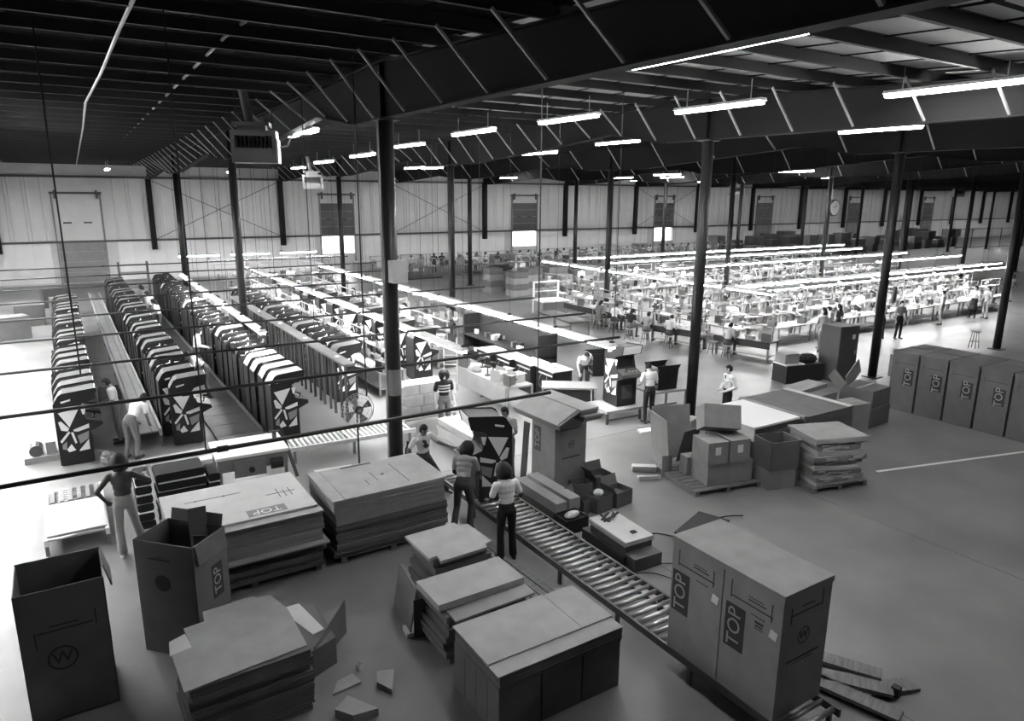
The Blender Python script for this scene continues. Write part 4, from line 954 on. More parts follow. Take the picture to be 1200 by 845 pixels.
# dark padded bundles
for sx0, w_, n_, lab in ((1.42, .42, 7, 'black padded slab in the tall bundle stack behind the shirtless man'), (.78, .13, 7, 'narrow black pad in the slim stack behind the shirtless man'), (1.98, .1, 6, 'narrow black pad in the slim stack near the machine table')):
    for i in range(n_):
        b = MB(); b.prism_y([(-w_, .02), (-w_ + .03, 0), (w_ - .03, 0), (w_, .02), (w_ + .01, .075), (w_, .14), (w_ - .03, .155), (-w_ + .03, .155), (-w_, .14), (-w_ - .01, .075)], -.3, .3)
        o = obj('padded_slab', b, M_FOAM, None, (sx0 + rs.uniform(-.015, .015), 14.1 + rs.uniform(-.03, .03), i * .172), (0, 0, R(rs.uniform(-1, 1)))); tag(o, lab, 'pad', lab[lab.index('in the') + 7:])
        if i < n_ - 1: obj('paper_liner', MB().bx(-w_ * .98, w_ * .98, -.31, .3, .155, .17), M_PAPER, o)
# machine bits by the left edge
t = thing('floor_motor', 'small grey motor unit on the bright floor at the left edge', 'machine', (-.95, 19.5, 0)); obj('base', MB().bx(-.35, .35, -.25, .25, 0, .15), M_GREY, t); obj('motor', MB().tube((-.1, -.2, .28), (-.1, .2, .28), .14, n=12), M_DGREY, t); obj('bracket', MB().bx(.1, .3, -.15, .15, .15, .45), M_GREY, t)
tag(obj('grey_crate', MB().bx(-.3, .3, -.3, .3, 0, .02).bx(-.3, .3, -.3, -.28, 0, .35).bx(-.3, .3, .28, .3, 0, .35).bx(-.3, -.28, -.3, .3, 0, .35).bx(.28, .3, -.3, .3, 0, .35), M_GREY, None, (.75, 24.5, 0)), 'small grey crate on the bright aisle beside the first cabinet row', 'crate')
# crumpled sack near the walking man
tag(obj('crumpled_sack', MB().ell((0, 0, .16), (.2, .16, .17), 7, 5).ell((.12, .06, .1), (.16, .14, .1), 6, 4).ell((-.05, -.08, .3), (.09, .07, .1), 6, 4), M_GREY, None, (.38, 18.3, 0)), 'crumpled grey sack on the floor by the man at the first row', 'sack')

# ================================================================ central black units
for i in range(4):
    t = thing('half_cabinet', 'black half cabinet with a white holed top under the second light strip', 'cabinet', (12.45 + .1 * i, 20.9 - i * 1.1, 0), R(-2), 'black cabinet bases in a short row')
    obj('body', MB().bx(-.36, .36, -.48, .48, .0, .92), M_BLACK, t); obj('top', MB().bx(-.38, .38, -.5, .5, .92, .96), M_KRAFTW, t); obj('hand_hole', MB().bx(-.05, .08, -.1, .02, .96, .963), M_INK, t); obj('rail', MB().bx(-.40, -.36, -.45, .3, .78, .82), M_GALV, t)
    obj('wiring', MB().path([(-.4, -.2, .8), (-.48, -.3, .5), (-.42, 0, .3), (-.5, .2, .5), (-.4, .1, .8)], .008, 5), M_GREY, t)
# dark machine rack behind them
t = thing('parts_rack', 'dark rack crowded with wiring and parts behind the black cabinet bases', 'rack', (13.4, 21.5, 0), R(0))
obj('frame', MB().bx(-.4, .4, -2.6, -2.5, 0, 1.7).bx(-.4, .4, 2.5, 2.6, 0, 1.7).bx(-.4, .4, -2.6, 2.6, .2, .26).bx(-.4, .4, -2.6, 2.6, .9, .96), M_BLACK2, t); obj('back_sheet', MB().bx(.3, .34, -2.5, 2.5, .2, 1.65), M_BLACK2, t)
rk = random.Random(5)
for i in range(26): obj('part', MB().cb((rk.uniform(-.3, .25), rk.uniform(-2.4, 2.4), rk.choice((.36, 1.06))), (rk.uniform(.1, .25), rk.uniform(.1, .3), rk.uniform(.12, .2))), rk.choice((M_PAPER, M_GREY, M_DGREY, M_GALV, M_BLACK2)), t)
# upright units at the finishing benches
cabinet((12.9, 15.35, .4), R(-95), 'arcade cabinet standing on a low bench beside the white shirted man with dark trousers', None)
t = thing('low_bench', 'low bench carrying the upright arcade cabinet', 'bench', (13.1, 15.0, 0), R(-4)); obj('top', MB().bx(-.75, .55, -.6, .5, .33, .395), M_WOOD, t)
for sx in (-.7, .45):
    for sy in (-.55, .4): obj('leg', MB().bx(sx, sx + .06, sy, sy + .06, 0, .33), M_DGREY, t)
obj('stretcher', MB().bx(-.68, .5, -.55, -.5, .1, .14), M_DGREY, t)
def upper_unit(label, loc, rz):
    t = thing('upper_cabinet', label, 'cabinet', loc, rz)
    P = [(0, 0), (0, .62), (-.06, .72), (.78, .72), (.70, .60), (.66, 0)]
    obj('side_panel', MB().prism_y(P, 0, .02), M_BLACK, t); obj('side_panel', MB().prism_y(P, .64, .66), M_BLACK, t); obj('back_panel', MB().bx(.6, .62, .02, .64, 0, .6), M_BLACK2, t); obj('base', MB().bx(0, .62, .02, .64, 0, .04), M_BLACK2, t)
    obj('monitor_bezel', MB().bx(.06, .1, .04, .62, .06, .56), M_GREY, t); obj('screen', MB().bx(.05, .06, .12, .54, .12, .48), M_GLASS, t); obj('top_rail', MB().bx(-.04, .0, .05, .6, .62, .68), M_GALV, t)
def table(label, loc, dims, rz=0, m=M_WOOD, group=None):
    w_, d_, h_ = dims
    t = thing('work_table', label, 'table', loc, rz, group)
    obj('top', MB().bx(-w_ / 2, w_ / 2, -d_ / 2, d_ / 2, h_ - .05, h_), m, t)
    for sx in (-w_ / 2, w_ / 2 - .06):
        for sy in (-d_ / 2, d_ / 2 - .06): obj('leg', MB().bx(sx, sx + .06, sy, sy + .06, 0, h_ - .05), M_GREY, t)
    obj('stretcher', MB().bx(-w_ / 2, w_ / 2, -.03, .03, .15, .2), M_GREY, t)
    return t
table('grey table carrying the tilted black cabinet head', (14.55, 14.75, 0), (1.3, 1.0, .74), R(-8), M_KRAFT2)
upper_unit('black cabinet head with its grey monitor facing the white shirted man', (14.2, 14.45, .745), R(-8))
upper_unit('black cabinet head standing behind the upright unit', (13.5, 16.6, .78), R(-20))
table('long table with monitors behind the upright arcade cabinet', (12.35, 16.3, 0), (1.6, .8, .76), R(-35), M_GREY)
pile('dark carton under the long table with monitors', 12.35, 16.3, (1.3, .6, .66), R(-35), M_BLACK2)
# toolbox etc near
pile('small folded carton near the column behind the leaning cartons', 13.9, 12.9, (.5, .35, .4), R(20))
pile('dark wedge shaped box on the floor beside the second column', 12.9, 12.85, (.35, .45, .45), R(-15), M_KRAFT3)
tag(obj('white_rag', MB().prism_z([(-.25, -.1), (.2, -.14), (.28, .1), (-.15, .16)], 0, .06), M_PAPER, None, (12.9, 13.5, 0)), 'white rag lying on the floor by the second column', 'rag')
cable('cable looping under the low bench on the open floor', [(13.6, 14.2, .015), (13.4, 13.5, .012), (13.9, 13.3, .012), (14.3, 13.8, .012)], .01)
# ladder like rack by the striped shirt worker
t = thing('steel_ladder', 'pale upright ladder standing behind the striped shirt worker', 'ladder', (9.75, 18.9, 0), R(-25))
for sx in (-.2, .2): obj('rail', MB().bx(sx - .02, sx + .02, -.02, .02, 0, 2.0), M_GALV, t)
for i in range(6): obj('rung', MB().tube((-.2, 0, .25 + i * .3), (.2, 0, .25 + i * .3), .014, n=6), M_GALV, t)
# benches by the column: long pale bench (X 10.6..11.4)
LB = table('long pale bench cluttered with parts in front of the black cabinet bases', (10.9, 18.3, 0), (.9, 3.2, .82), 0, M_BENCH)
obj('skirt', MB().bx(-.46, -.44, -1.5, 1.5, .25, .77), M_GREY, LB)
for i in range(3):
    t = thing('foam_roll', 'thick white padded roll stacked beside the main column', 'roll', (8.0 + .1 * (i % 2), 17.2 + .05 * i, .35 + i * .3), R(0), 'white padded rolls'); obj('roll', MB().prism_y([(-.7, 0), (.7, 0), (.78, .1), (.75, .22), (.6, .28), (-.6, .28), (-.75, .22), (-.78, .1)], -.3, .3), M_KRAFT2, t); obj('strap', MB().bx(-.2, -.16, -.31, .31, -.005, .285), M_GREY, t)
table('low table under the white padded rolls', (8.05, 17.25, 0), (1.6, .8, .34), 0, M_WOOD)
# pale stacked sheets by the conveyor head
for i in range(6):
    tag(obj('pale_sheet', MB().bx(-.55, .55, -.9, .9, 0, .09), M_KRAFTW, None, (8.35 + rs.uniform(-.04, .04), 15.0 + rs.uniform(-.04, .04), .02 + i * .095), (0, 0, R(rs.uniform(-2, 2)))), 'pale sheet bundle in the stack behind the worker in the printed shirt', 'sheet', 'pale sheet stack')
# ================================================================ bench lines further back
rb_ = random.Random(21)
BT = MB().bx(-.45, .45, 0, 2.36, .74, .79).mesh('bench_top'); BT.materials.append(M_BENCH)
BS = MB().bx(-.40, .40, .05, 2.3, .2, .23).mesh('shelf'); BS.materials.append(M_GREY)
BL = MB().bx(-.03, .03, -.03, .03, 0, .74).mesh('leg'); BL.materials.append(M_GREY)
BU = MB().bx(-.08, .08, .04, 2.3, 1.35, 1.38).bx(-.02, .02, .1, .14, .79, 1.75).bx(-.02, .02, 2.2, 2.24, .79, 1.75).bx(-.02, .02, .04, 2.3, 1.72, 1.75).mesh('raised_shelf'); BU.materials.append(M_GREY)
BD = MB().bx(-.47, -.45, 0, 2.36, .52, .79).mesh('dark_apron'); BD.materials.append(M_BLACK2)
CL = []
for nm, lab, cat, me, m_ in (('parts_bin', 'small open parts bin', 'bin', MB().bx(-.12, .12, -.16, .16, 0, .02).bx(-.12, -.11, -.16, .16, 0, .14).bx(.11, .12, -.16, .16, 0, .1).bx(-.12, .12, -.16, -.15, 0, .12).bx(-.12, .12, .15, .16, 0, .12), M_KRAFT2),
                         ('monitor_chassis', 'bare monitor chassis', 'monitor', MB().bx(-.16, -.12, -.2, .2, 0, .34).prism_z([(-.12, -.18), (.12, -.05), (.12, .05), (-.12, .18)], .03, .3).tube((.12, 0, .16), (.2, 0, .16), .03), M_DGREY),
                         ('circuit_tray', 'pale circuit board tray', 'tray', MB().bx(-.18, .18, -.25, .25, 0, .02).bx(-.12, -.02, -.2, -.05, .02, .06).bx(.02, .12, 0, .18, .02, .05).bx(-.1, .0, .05, .2, .02, .07), M_PAPER),
                         ('parts_carton', 'small kraft parts carton', 'carton', MB().bx(-.17, .17, -.2, .2, 0, .24).bx(-.17, -.16, -.2, .2, .24, .33).bx(.16, .25, -.2, .2, .235, .245), M_KRAFT),
                         ('tool_head', 'dark hand tool on its stand', 'tool', MB().tube((0, 0, 0), (0, 0, .3), .02).tube((-.1, 0, .3), (.1, 0, .26), .04).lathe([(.1, 0), (.1, .03), (0, .04)], 10), M_BLACK2),
                         ('wire_harness', 'loose coil of wiring harness', 'wiring', MB().path([(.14 * math.cos(i * .6), .14 * math.sin(i * .6), .02 + .006 * i) for i in range(22)], .018, 5), M_PAPER)):
    me = me.mesh(nm); me.materials.append(m_); CL.append((nm, lab, cat, me))
def bench_line(p0, p1, where, dark=False, clutter=5, shelf=True, parts=True):
    p0, p1 = Vector(p0), Vector(p1); d = p1 - p0; n = max(1, int(d.length / 2.38)); rz = math.atan2(-d.x, d.y); c, s = math.cos(rz), math.sin(rz)
    proto = None
    for i in range(n):
        loc = p0 + d * (i / n)
        if proto is None:
            t = thing('workbench', 'workbench in the line ' + where, 'workbench', loc, rz, 'benches ' + where)
            obj('bench_top', BT, None, t)
            if parts:
                obj('shelf', BS, None, t)
                for sx in (-.4, .4):
                    for sy in (.08, 2.26): obj('leg', BL, None, t, (sx, sy, 0))
            if shelf: obj('raised_shelf', BU, None, t)
            if dark: obj('dark_apron', BD, None, t)
            proto = t
        else: dup(proto, loc, rz)
        ys = [2.2 * (q + .5) / clutter for q in range(clutter)]
        for q in range(clutter):
            nm, lab, cat, me = CL[rb_.randrange(len(CL))]
            lx = (-.24, .24)[q % 2]; ly = ys[q]
            if any(abs(loc.x + lx * c - ly * s - FX0 - BX * kk) < .45 and abs(loc.y + lx * s + ly * c - FY0 - BY * jj) < .45 for kk in range(9) for jj in range(3)): continue
            o = obj(nm, me, None, None, (loc.x + lx * c - ly * s, loc.y + lx * s + ly * c, .792), (0, 0, rz + rb_.uniform(-.2, .2)))
            tag(o, lab + ' on the benches ' + where, cat, cat + 's on the benches ' + where)
            if shelf and q % 2 == 0:
                nm, lab, cat, me = CL[rb_.choice((0, 3, 2))]
                o = obj(nm, me, None, None, (loc.x - ly * s, loc.y + ly * c, 1.382), (0, 0, rz)); o.scale = (.7, .7, .7)
                tag(o, lab + ' on the raised shelf ' + where, cat, cat + 's on the raised shelf ' + where)
for q in range(9):
    nm, lab, cat, me = CL[rb_.randrange(len(CL))]
    tag(obj(nm, me, None, None, (10.9 + (-.2, .2)[q % 2], 16.9 + q * .34, .822), (0, 0, rb_.uniform(-.4, .4))), lab + ' on the long pale bench', cat, cat + 's on the long pale bench')
bench_line((8.45, 20.4, 0), (8.45, 39.5, 0), 'under the first long light strip', clutter=6)
bench_line((11.6, 22.6, 0), (11.6, 39.5, 0), 'under the second long light strip', clutter=6)
bench_line((14.6, 24.5, 0), (14.6, 38, 0), 'beyond the second long light strip', clutter=5)
bench_line((23.0, 17.2, 0), (21.6, 23.2, 0), 'with the dark apron', True, 6)
bench_line((22.3, 24.6, 0), (22.3, 29.5, 0), 'behind the seated women', True, 5)
bench_line((24.1, 19.6, 0), (24.1, 34.6, 0), 'under the seated assemblers strip', clutter=5)
for yy, a, b2, nmz in ((19.4, 25.5, 46.0, 'under the nearest cross strip'), (21.9, 26.5, 48.0, 'under the second cross strip'), (25.0, 28, 52, 'under the third cross strip'), (28.6, 27.5, 51.5, 'under the fourth cross strip'), (32.1, 27.5, 52, 'under the fifth cross strip'), (35.6, 29, 54, 'under the sixth cross strip')):
    bench_line((a, yy, 0), (b2, yy, 0), nmz, clutter=4)
bench_line((8, 44.2, 0), (15.5, 44.2, 0), 'of the back left cross strips', clutter=3)
bench_line((8, 48.2, 0), (16, 48.2, 0), 'nearest the second wall door', clutter=3)
bench_line((19, 49.6, 0), (60, 49.6, 0), 'running along the back wall', clutter=3)
# stock stacks at (24..29, 36..40)
for i, (X, Y, w_, d_, h_) in enumerate(((23.6, 39.6, 1.0, 1.0, 1.6), (24.2, 37.6, 1.1, 1.0, 1.5), (25.3, 37.8, 1.2, 1.2, 1.7), (26.3, 37.2, .8, .8, 1.3), (27.6, 38.4, 1.6, 1.2, 1.6), (27.1, 36.6, .9, .8, 1.3), (29.2, 37.6, 1.4, 1.2, 1.4), (30.5, 38.5, 1.3, 1.2, 1.6))):
    for j in range(4):
        pile('layered carton in the stock pile beyond the seated assemblers', X, Y, (w_ * rs.uniform(.94, 1), d_, h_ / 4 - .01), R(rs.uniform(-4, 4)), M_KRAFT3 if j % 2 else M_KRAFT, j * h_ / 4, 'stock pile beyond the assemblers')
tag(obj('black_cover', MB().ell((0, 0, 0), (1.0, .7, .2), 12, 6), M_BLACK2, None, (25.0, 41.0, 1.41)), 'black cover thrown over a far stock pile', 'cover')
pile('far stock pile under the black cover', 25.0, 41.0, (1.7, 1.2, 1.2), 0)
t = thing('white_booth', 'white framed booth with open sides beyond the seated women', 'booth', (22.0, 30.8, 0), R(-5))
obj('counter', MB().bx(-.8, .8, -.6, .6, .7, .78), M_WHITE, t); obj('post', MB().bx(-.8, -.72, .5, .6, 0, 1.7), M_WHITE, t); obj('post', MB().bx(.72, .8, .5, .6, 0, 1.7), M_WHITE, t); obj('head_rail', MB().bx(-.8, .8, .5, .6, 1.62, 1.7), M_WHITE, t); obj('shelf', MB().bx(-.72, .72, .45, .6, 1.15, 1.18), M_WHITE, t); obj('plinth', MB().bx(-.78, .78, -.5, .5, 0, .68), M_GREY, t)
table('low dark table before the white framed booth', (19.6, 26.5, 0), (1.0, 3.4, .7), R(-8), M_DGREY)
# boxes stored at the back right
for i in range(46):
    X = 60 + (i % 16) * 2.9; Y = 53.5 - (i // 16) * 2.6; h_ = rs.uniform(.9, 2.3); w_ = rs.uniform(1.1, 2.2)
    for j in range(2): pile('dark crate in the storage area before the far right wall', X, Y, (w_ * (1 - .1 * j), rs.uniform(1, 1.8), h_ / 2 - .01), R(rs.uniform(-8, 8)), rs.choice((M_KRAFT3, M_DGREY, M_GREY)), j * h_ / 2, 'crates in the far storage area')
for i in range(10):
    X = 20 + i * 4.2; pile('pale carton stack along the back wall behind the far bench', X, 53.5 + rs.uniform(-.5, .5), (rs.uniform(1.2, 2.2), 1.0, rs.uniform(.8, 1.6)), 0, rs.choice((M_KRAFT, M_KRAFT2, M_KRAFTW)), 0, 'cartons along the back wall')
# left back: shelving and cartons behind rows
t = thing('grey_rack', 'grey slatted rack at the far end of the cabinet rows', 'rack', (3.5, 47.6, 0)); obj('frame', MB().bx(-.8, -.72, -.3, .3, 0, 2.2).bx(.72, .8, -.3, .3, 0, 2.2), M_DGREY, t)
for i in range(5): obj('shelf', MB().bx(-.75, .75, -.3, .3, .2 + i * .45, .24 + i * .45), M_GREY, t)
for i, (X, Y) in enumerate(((-1.6, 40.5), (-.2, 42.5), (-.6, 46.5), (5.4, 47.2), (-2.2, 37.0))): pile('dark carton at the far end of the leftmost rows', X, Y, (1.2, .9, 1.0), R(5 * i), rs.choice((M_DGREY, M_KRAFT3)), 0, 'dark cartons at the far end of the rows')
# wire fence at the right back
t = thing('wire_fence', 'tall pipe framed wire fence enclosing the far right store', 'fence', (94, 45.5, 0), R(-5))
obj('top_rail', MB().tube((0, 0, 2.4), (22, 0, 2.4), .04), M_DGREY, t); obj('bottom_rail', MB().tube((0, 0, .1), (22, 0, .1), .04), M_DGREY, t)
for i in range(8): obj('post', MB().tube((i * 3.14, 0, 0), (i * 3.14, 0, 2.45), .05), M_DGREY, t)
b = MB()
for i in range(110): b.tube((i * .2, 0, .1), (i * .2, 0, 2.4), .006, n=3)
for i in range(12): b.tube((0, 0, .2 + i * .19), (22, 0, .2 + i * .19), .006, n=3)
obj('wire_mesh', b, M_DGREY, t)
# ================================================================ people
# local frame: feet at z=0, facing +y, right hand on +x; labels 0 skin 1 shirt 2 trousers 3 shoe 4 hair
def rotx(v, a, piv):
    v = Vector(v) - Vector(piv); c, s = math.cos(a), math.sin(a)
    return Vector((v.x, v.y * c + v.z * s, -v.y * s + v.z * c)) + Vector(piv)     # positive a leans forward
def rotz(v, a, piv):
    v = Vector(v) - Vector(piv); c, s = math.cos(a), math.sin(a)
    return Vector((v.x * c - v.y * s, v.x * s + v.y * c, v.z)) + Vector(piv)
def pose(lean=0, side=0, twist=0, headlean=0, headturn=0, sit=None, el=None, wr=None, knee=None, ankle=None, hipz=0):
    """el/wr: ((right),(left)) in the upright torso frame unless given as world via key"""
    J = dict(pelvis=(0, 0, .97), waist=(0, .01, 1.12), chest=(0, .01, 1.31), neck=(0, -.005, 1.49), head=(0, .02, 1.63),
             shR=(.185, 0, 1.42), shL=(-.185, 0, 1.42), hipR=(.09, 0, .92), hipL=(-.09, 0, .92),
             knR=(.11, .02, .50), knL=(-.11, .02, .50), anR=(.12, -.02, .09), anL=(-.12, -.02, .09),
             elR=(.25, -.03, 1.14), elL=(-.25, -.03, 1.14), wrR=(.26, .07, .90), wrL=(-.26, .07, .90))
    if el: J['elR'], J['elL'] = el
    if wr: J['wrR'], J['wrL'] = wr
    J = {k: Vector(v) for k, v in J.items()}
    piv = J['pelvis'].copy()
    for k in ('waist', 'chest', 'neck', 'head', 'shR', 'shL', 'elR', 'elL', 'wrR', 'wrL'):
        f_ = .5 if k == 'waist' else 1
        v = rotz(J[k], R(twist) * f_, piv); v = rotx(v, R(lean) * f_, piv)
        d = v - piv; c, s = math.cos(R(side) * f_), math.sin(R(side) * f_)
        v = Vector((d.x * c + d.z * s, d.y, -d.x * s + d.z * c)) + piv
        J[k] = v
    J['hd'] = rotx(J['head'], R(headlean), J['neck']); J['head'] = J['hd']; del J['hd']
    J['yaw'] = R(twist + headturn); J['lean'] = R(lean * .6 + headlean)
    if knee: J['knR'], J['knL'] = Vector(knee[0]), Vector(knee[1])
    if ankle: J['anR'], J['anL'] = Vector(ankle[0]), Vector(ankle[1])
    if sit:
        dz = sit - J['pelvis'].z + .09
        for k in J:
            if isinstance(J[k], Vector) and k[:2] not in ('kn', 'an'): J[k] = J[k] + Vector((0, 0, dz))
        for s, q in ((1, 'R'), (-1, 'L')):
            J['kn' + q] = Vector((.13 * s, .42, sit + .03)); J['an' + q] = Vector((.13 * s, .40, max(.09, sit - .40)))
    return J
def person_mesh(J, sleeve='short', vox=.011, fingers=True, flare=.0, shirtless=False, grip=.6, skirt=False):
    b = MB(); prims = []
    def cap(p0, p1, r0, r1, lab, n=10):
        p0, p1 = Vector(p0), Vector(p1)
        b.tube(p0, p1, r0, r1, n=n); b.ell(p0, (r0,) * 3, n, 6); b.ell(p1, (r1,) * 3, n, 6)
        prims.append((p0, p1, r0, r1, lab))
    def el(c, r, lab, M=None):
        b.ell(c, r, 14, 10, M); c = Vector(c)
        ax = max(range(3), key=lambda i: r[i]); e = Vector((0, 0, 0)); mn = min(r); e[ax] = max(0, r[ax] - mn)
        if M: e = M @ e
        prims.append((c - e, c + e, mn, mn, lab))
    T = 0 if shirtless else 1
    up = (J['neck'] - J['pelvis']).normalized(); lat = (J['shR'] - J['shL']).normalized(); fw = up.cross(lat).normalized()
    lat = fw.cross(up)
    M = Matrix((lat, fw, up)).transposed()
    # torso: stacked ellipsoids sharing one surface after remeshing
    el(J['pelvis'] + Vector((0, 0, -.02)), (.165, .115, .12), 2, M)
    for t_, rx, ry in ((.12, .152, .105), (.3, .142, .098), (.5, .150, .105), (.68, .168, .115), (.82, .172, .112)):
        c = J['pelvis'].lerp(J['neck'], t_); lab = 2 if t_ < .15 else T
        el(c, (rx, ry, .11), lab, M); prims[-1] = (c - lat * (rx - ry), c + lat * (rx - ry), ry, ry, lab)
    cap(J['shR'] - lat * .02, J['shL'] + lat * .02, .062, .062, T)
    cap(J['neck'] - up * .05, J['neck'].lerp(J['head'], .45), .058, .052, 0)
    # head with face
    H = J['head']; Hm = Matrix.Rotation(J['yaw'], 3, 'Z') @ Matrix.Rotation(-J['lean'], 3, 'X')
    el(H, (.074, .093, .112), 0, Hm); el(H + Hm @ Vector((0, .022, -.06)), (.055, .066, .062), 0, Hm)
    cap(H + Hm @ Vector((0, .092, .0)), H + Hm @ Vector((0, .108, -.028)), .011, .016, 0, 6)
    cap(H + Hm @ Vector((-.022, .083, -.066)), H + Hm @ Vector((.022, .083, -.066)), .009, .009, 0, 6)
    for s in (-1, 1):
        el(H + Hm @ Vector((.076 * s, -.005, -.01)), (.012, .02, .032), 0, Hm)
        el(H + Hm @ Vector((.03 * s, .084, .012)), (.008, .010, .006), 4, Hm)
    for s, q in ((1, 'R'), (-1, 'L')):
        sh, e, w_ = J['sh' + q], J['el' + q], J['wr' + q]
        cut = sh.lerp(e, .62)
        if sleeve == 'long': cap(sh, e, .060, .048, 1); cap(e, w_, .046, .034, 1)
        elif sleeve == 'short' and not shirtless: cap(sh, cut, .066, .062, 1); cap(cut, e, .044, .040, 0); cap(e, w_, .040, .027, 0)
        else: cap(sh, e, .056, .041, 0); cap(e, w_, .041, .027, 0)
        d = (w_ - e).normalized(); n_ = d.cross(lat).normalized() if abs(d.dot(lat)) < .9 else d.cross(fw).normalized()
        side = d.cross(n_).normalized()
        palm = w_ + d * .075
        cap(w_, palm, .029, .036, 0, 8)
        if fingers:
            prims_n = len(prims)
            for i, L_ in enumerate((.062, .074, .07, .055)):
                o_ = side * ((i - 1.5) * .021); k0 = palm + o_ + d * .012
                k1 = k0 + (d * math.cos(grip * .5) - n_ * math.sin(grip * .5)) * L_ * .6; k2 = k1 + (d * math.cos(grip * 1.4) - n_ * math.sin(grip * 1.4)) * L_ * .55
                cap(k0, k1, .0115, .010, 0, 6); cap(k1, k2, .010, .0085, 0, 6)
            th0 = w_ + d * .03 + side * (.03 * (1 if s > 0 else -1)); th1 = th0 + (d * .7 + side * (.7 if s > 0 else -.7)).normalized() * .045; th2 = th1 + d * .035 - n_ * .01
            cap(th0, th1, .0135, .012, 0, 6); cap(th1, th2, .012, .009, 0, 6)
        else: cap(palm, palm + d * .07, .034, .02, 0, 8)
        hp, kn, an = J['hip' + q], J['kn' + q], J['an' + q]
        cap(hp, kn, .092, .066, 2); cap(kn, an.lerp(kn, .06), .064, .052 + flare, 2)
        b.bx  # foot
        dirf = Vector((0, 1, 0)); kd = kn - hp; kd.z = 0
        toe = an + Vector((.03 * s, .15, -.045)); heel = an + Vector((0, -.045, -.045))
        cap(heel, toe, .042, .036, 3, 8); cap(an, an + Vector((0, .03, -.03)), .05, .045, 3, 8)
    if skirt:
        for t_ in (0, .25, .5, .75, 1):
            c = J['pelvis'].lerp((J['knR'] + J['knL']) / 2, t_); el(c, (.17 + .05 * t_, .13 + .05 * t_, .1), 2)
    me = bpy.data.meshes.new('body'); me.from_pydata(b.v, [], b.f); me.update()
    o = bpy.data.objects.new('body_tmp', me); COL.objects.link(o)
    rm = o.modifiers.new('r', 'REMESH'); rm.mode = 'VOXEL'; rm.voxel_size = vox; rm.use_smooth_shade = True
    sm = o.modifiers.new('s', 'SMOOTH'); sm.iterations = 3 if fingers else 2; sm.factor = .5
    dg = bpy.context.evaluated_depsgraph_get(); dg.update()
    out = bpy.data.meshes.new_from_object(o.evaluated_get(dg)); bpy.data.objects.remove(o); bpy.data.meshes.remove(me)
    n = len(out.polygons); C = np.empty(n * 3); out.polygons.foreach_get('center', C); C = C.reshape(n, 3)
    best = np.full(n, 1e9); lab = np.zeros(n, dtype=np.int32)
    for p0, p1, r0, r1, l in prims:
        a = np.array(p0); d = np.array(p1) - a; dd = max(1e-9, d @ d)
        t_ = np.clip(((C - a) @ d) / dd, 0, 1); dist = np.linalg.norm(C - (a + t_[:, None] * d), axis=1) - (r0 + (r1 - r0) * t_)
        m = dist < best; best[m] = dist[m]; lab[m] = l
    out.materials.clear()
    for m_ in (M_SKIN[0], M_CLOTH['white'], M_CLOTH['dark'], M_SHOE, M_HAIR): out.materials.append(m_)
    out.polygons.foreach_set('material_index', lab); out.polygons.foreach_set('use_smooth', [True] * n); out.update()
    return out
def hair_mesh(J, style='short'):
    H = J['head']; Hm = Matrix.Rotation(J['yaw'], 3, 'Z') @ Matrix.Rotation(-J['lean'], 3, 'X')
    b = MB(); k = 1.5 if style == 'afro' else 1.0
    add = .07 if style == 'afro' else .016
    n, m = 16, 10; vs = []; rnd_ = random.Random(2)
    for j in range(m + 1):
        ph = math.pi * j / m
        for i in range(n):
            t = 2 * math.pi * i / n; d = Vector((math.sin(ph) * math.cos(t), math.sin(ph) * math.sin(t), math.cos(ph)))
            r = Vector((.074 + add, .093 + add, .112 + add))
            face = d.y > (.45 if style == 'afro' else .3) and d.z < (.3 if style == 'afro' else .45)                      # keep the face clear
            low = d.z < (-.35 if style != 'afro' else -.8)
            f_ = (.6 if style == 'afro' else .80) if face else (.85 if low and style == 'afro' else .8) if low else 1 + rnd_.uniform(-.02, .03)
            q = Vector((d.x * r.x * f_, d.y * r.y * f_, d.z * r.z * f_))
            vs.append(H + Hm @ q)
    b.add(vs, [(j * n + i, (j + 1) * n + i, (j + 1) * n + (i + 1) % n, j * n + (i + 1) % n) for j in range(m) for i in range(n)])
    if style == 'long':
        up = Vector((0, 0, 1))
        b.ell(H + Hm @ Vector((0, -.075, -.16)), (.085, .045, .2), 12, 8, Hm); b.ell(H + Hm @ Vector((0, -.06, -.02)), (.095, .07, .11), 12, 8, Hm)
    return b.mesh('hair', True)
PEOPLE = {}
def template(key, J, **kw):
    hs = kw.pop('hair', ('short',))
    PEOPLE[key] = (person_mesh(J, **kw), {h: hair_mesh(J, h) for h in hs})
def person(key, loc, rz, label, skin=0, shirt='white', pants='dark', shoe=None, hair='short', group=None, s=1.0):
    me, hs = PEOPLE[key]
    o = obj('person', me, None, None, loc, (0, 0, rz)); o.scale = (s, s, s)
    tag(o, label, 'person', group)
    for i, m_ in enumerate((M_SKIN[skin], M_CLOTH[shirt], M_CLOTH[pants], shoe or M_SHOE, M_HAIR)):
        o.material_slots[i].link = 'OBJECT'; o.material_slots[i].material = m_
    obj('hair', hs[hair], M_HAIR, o)
    return o
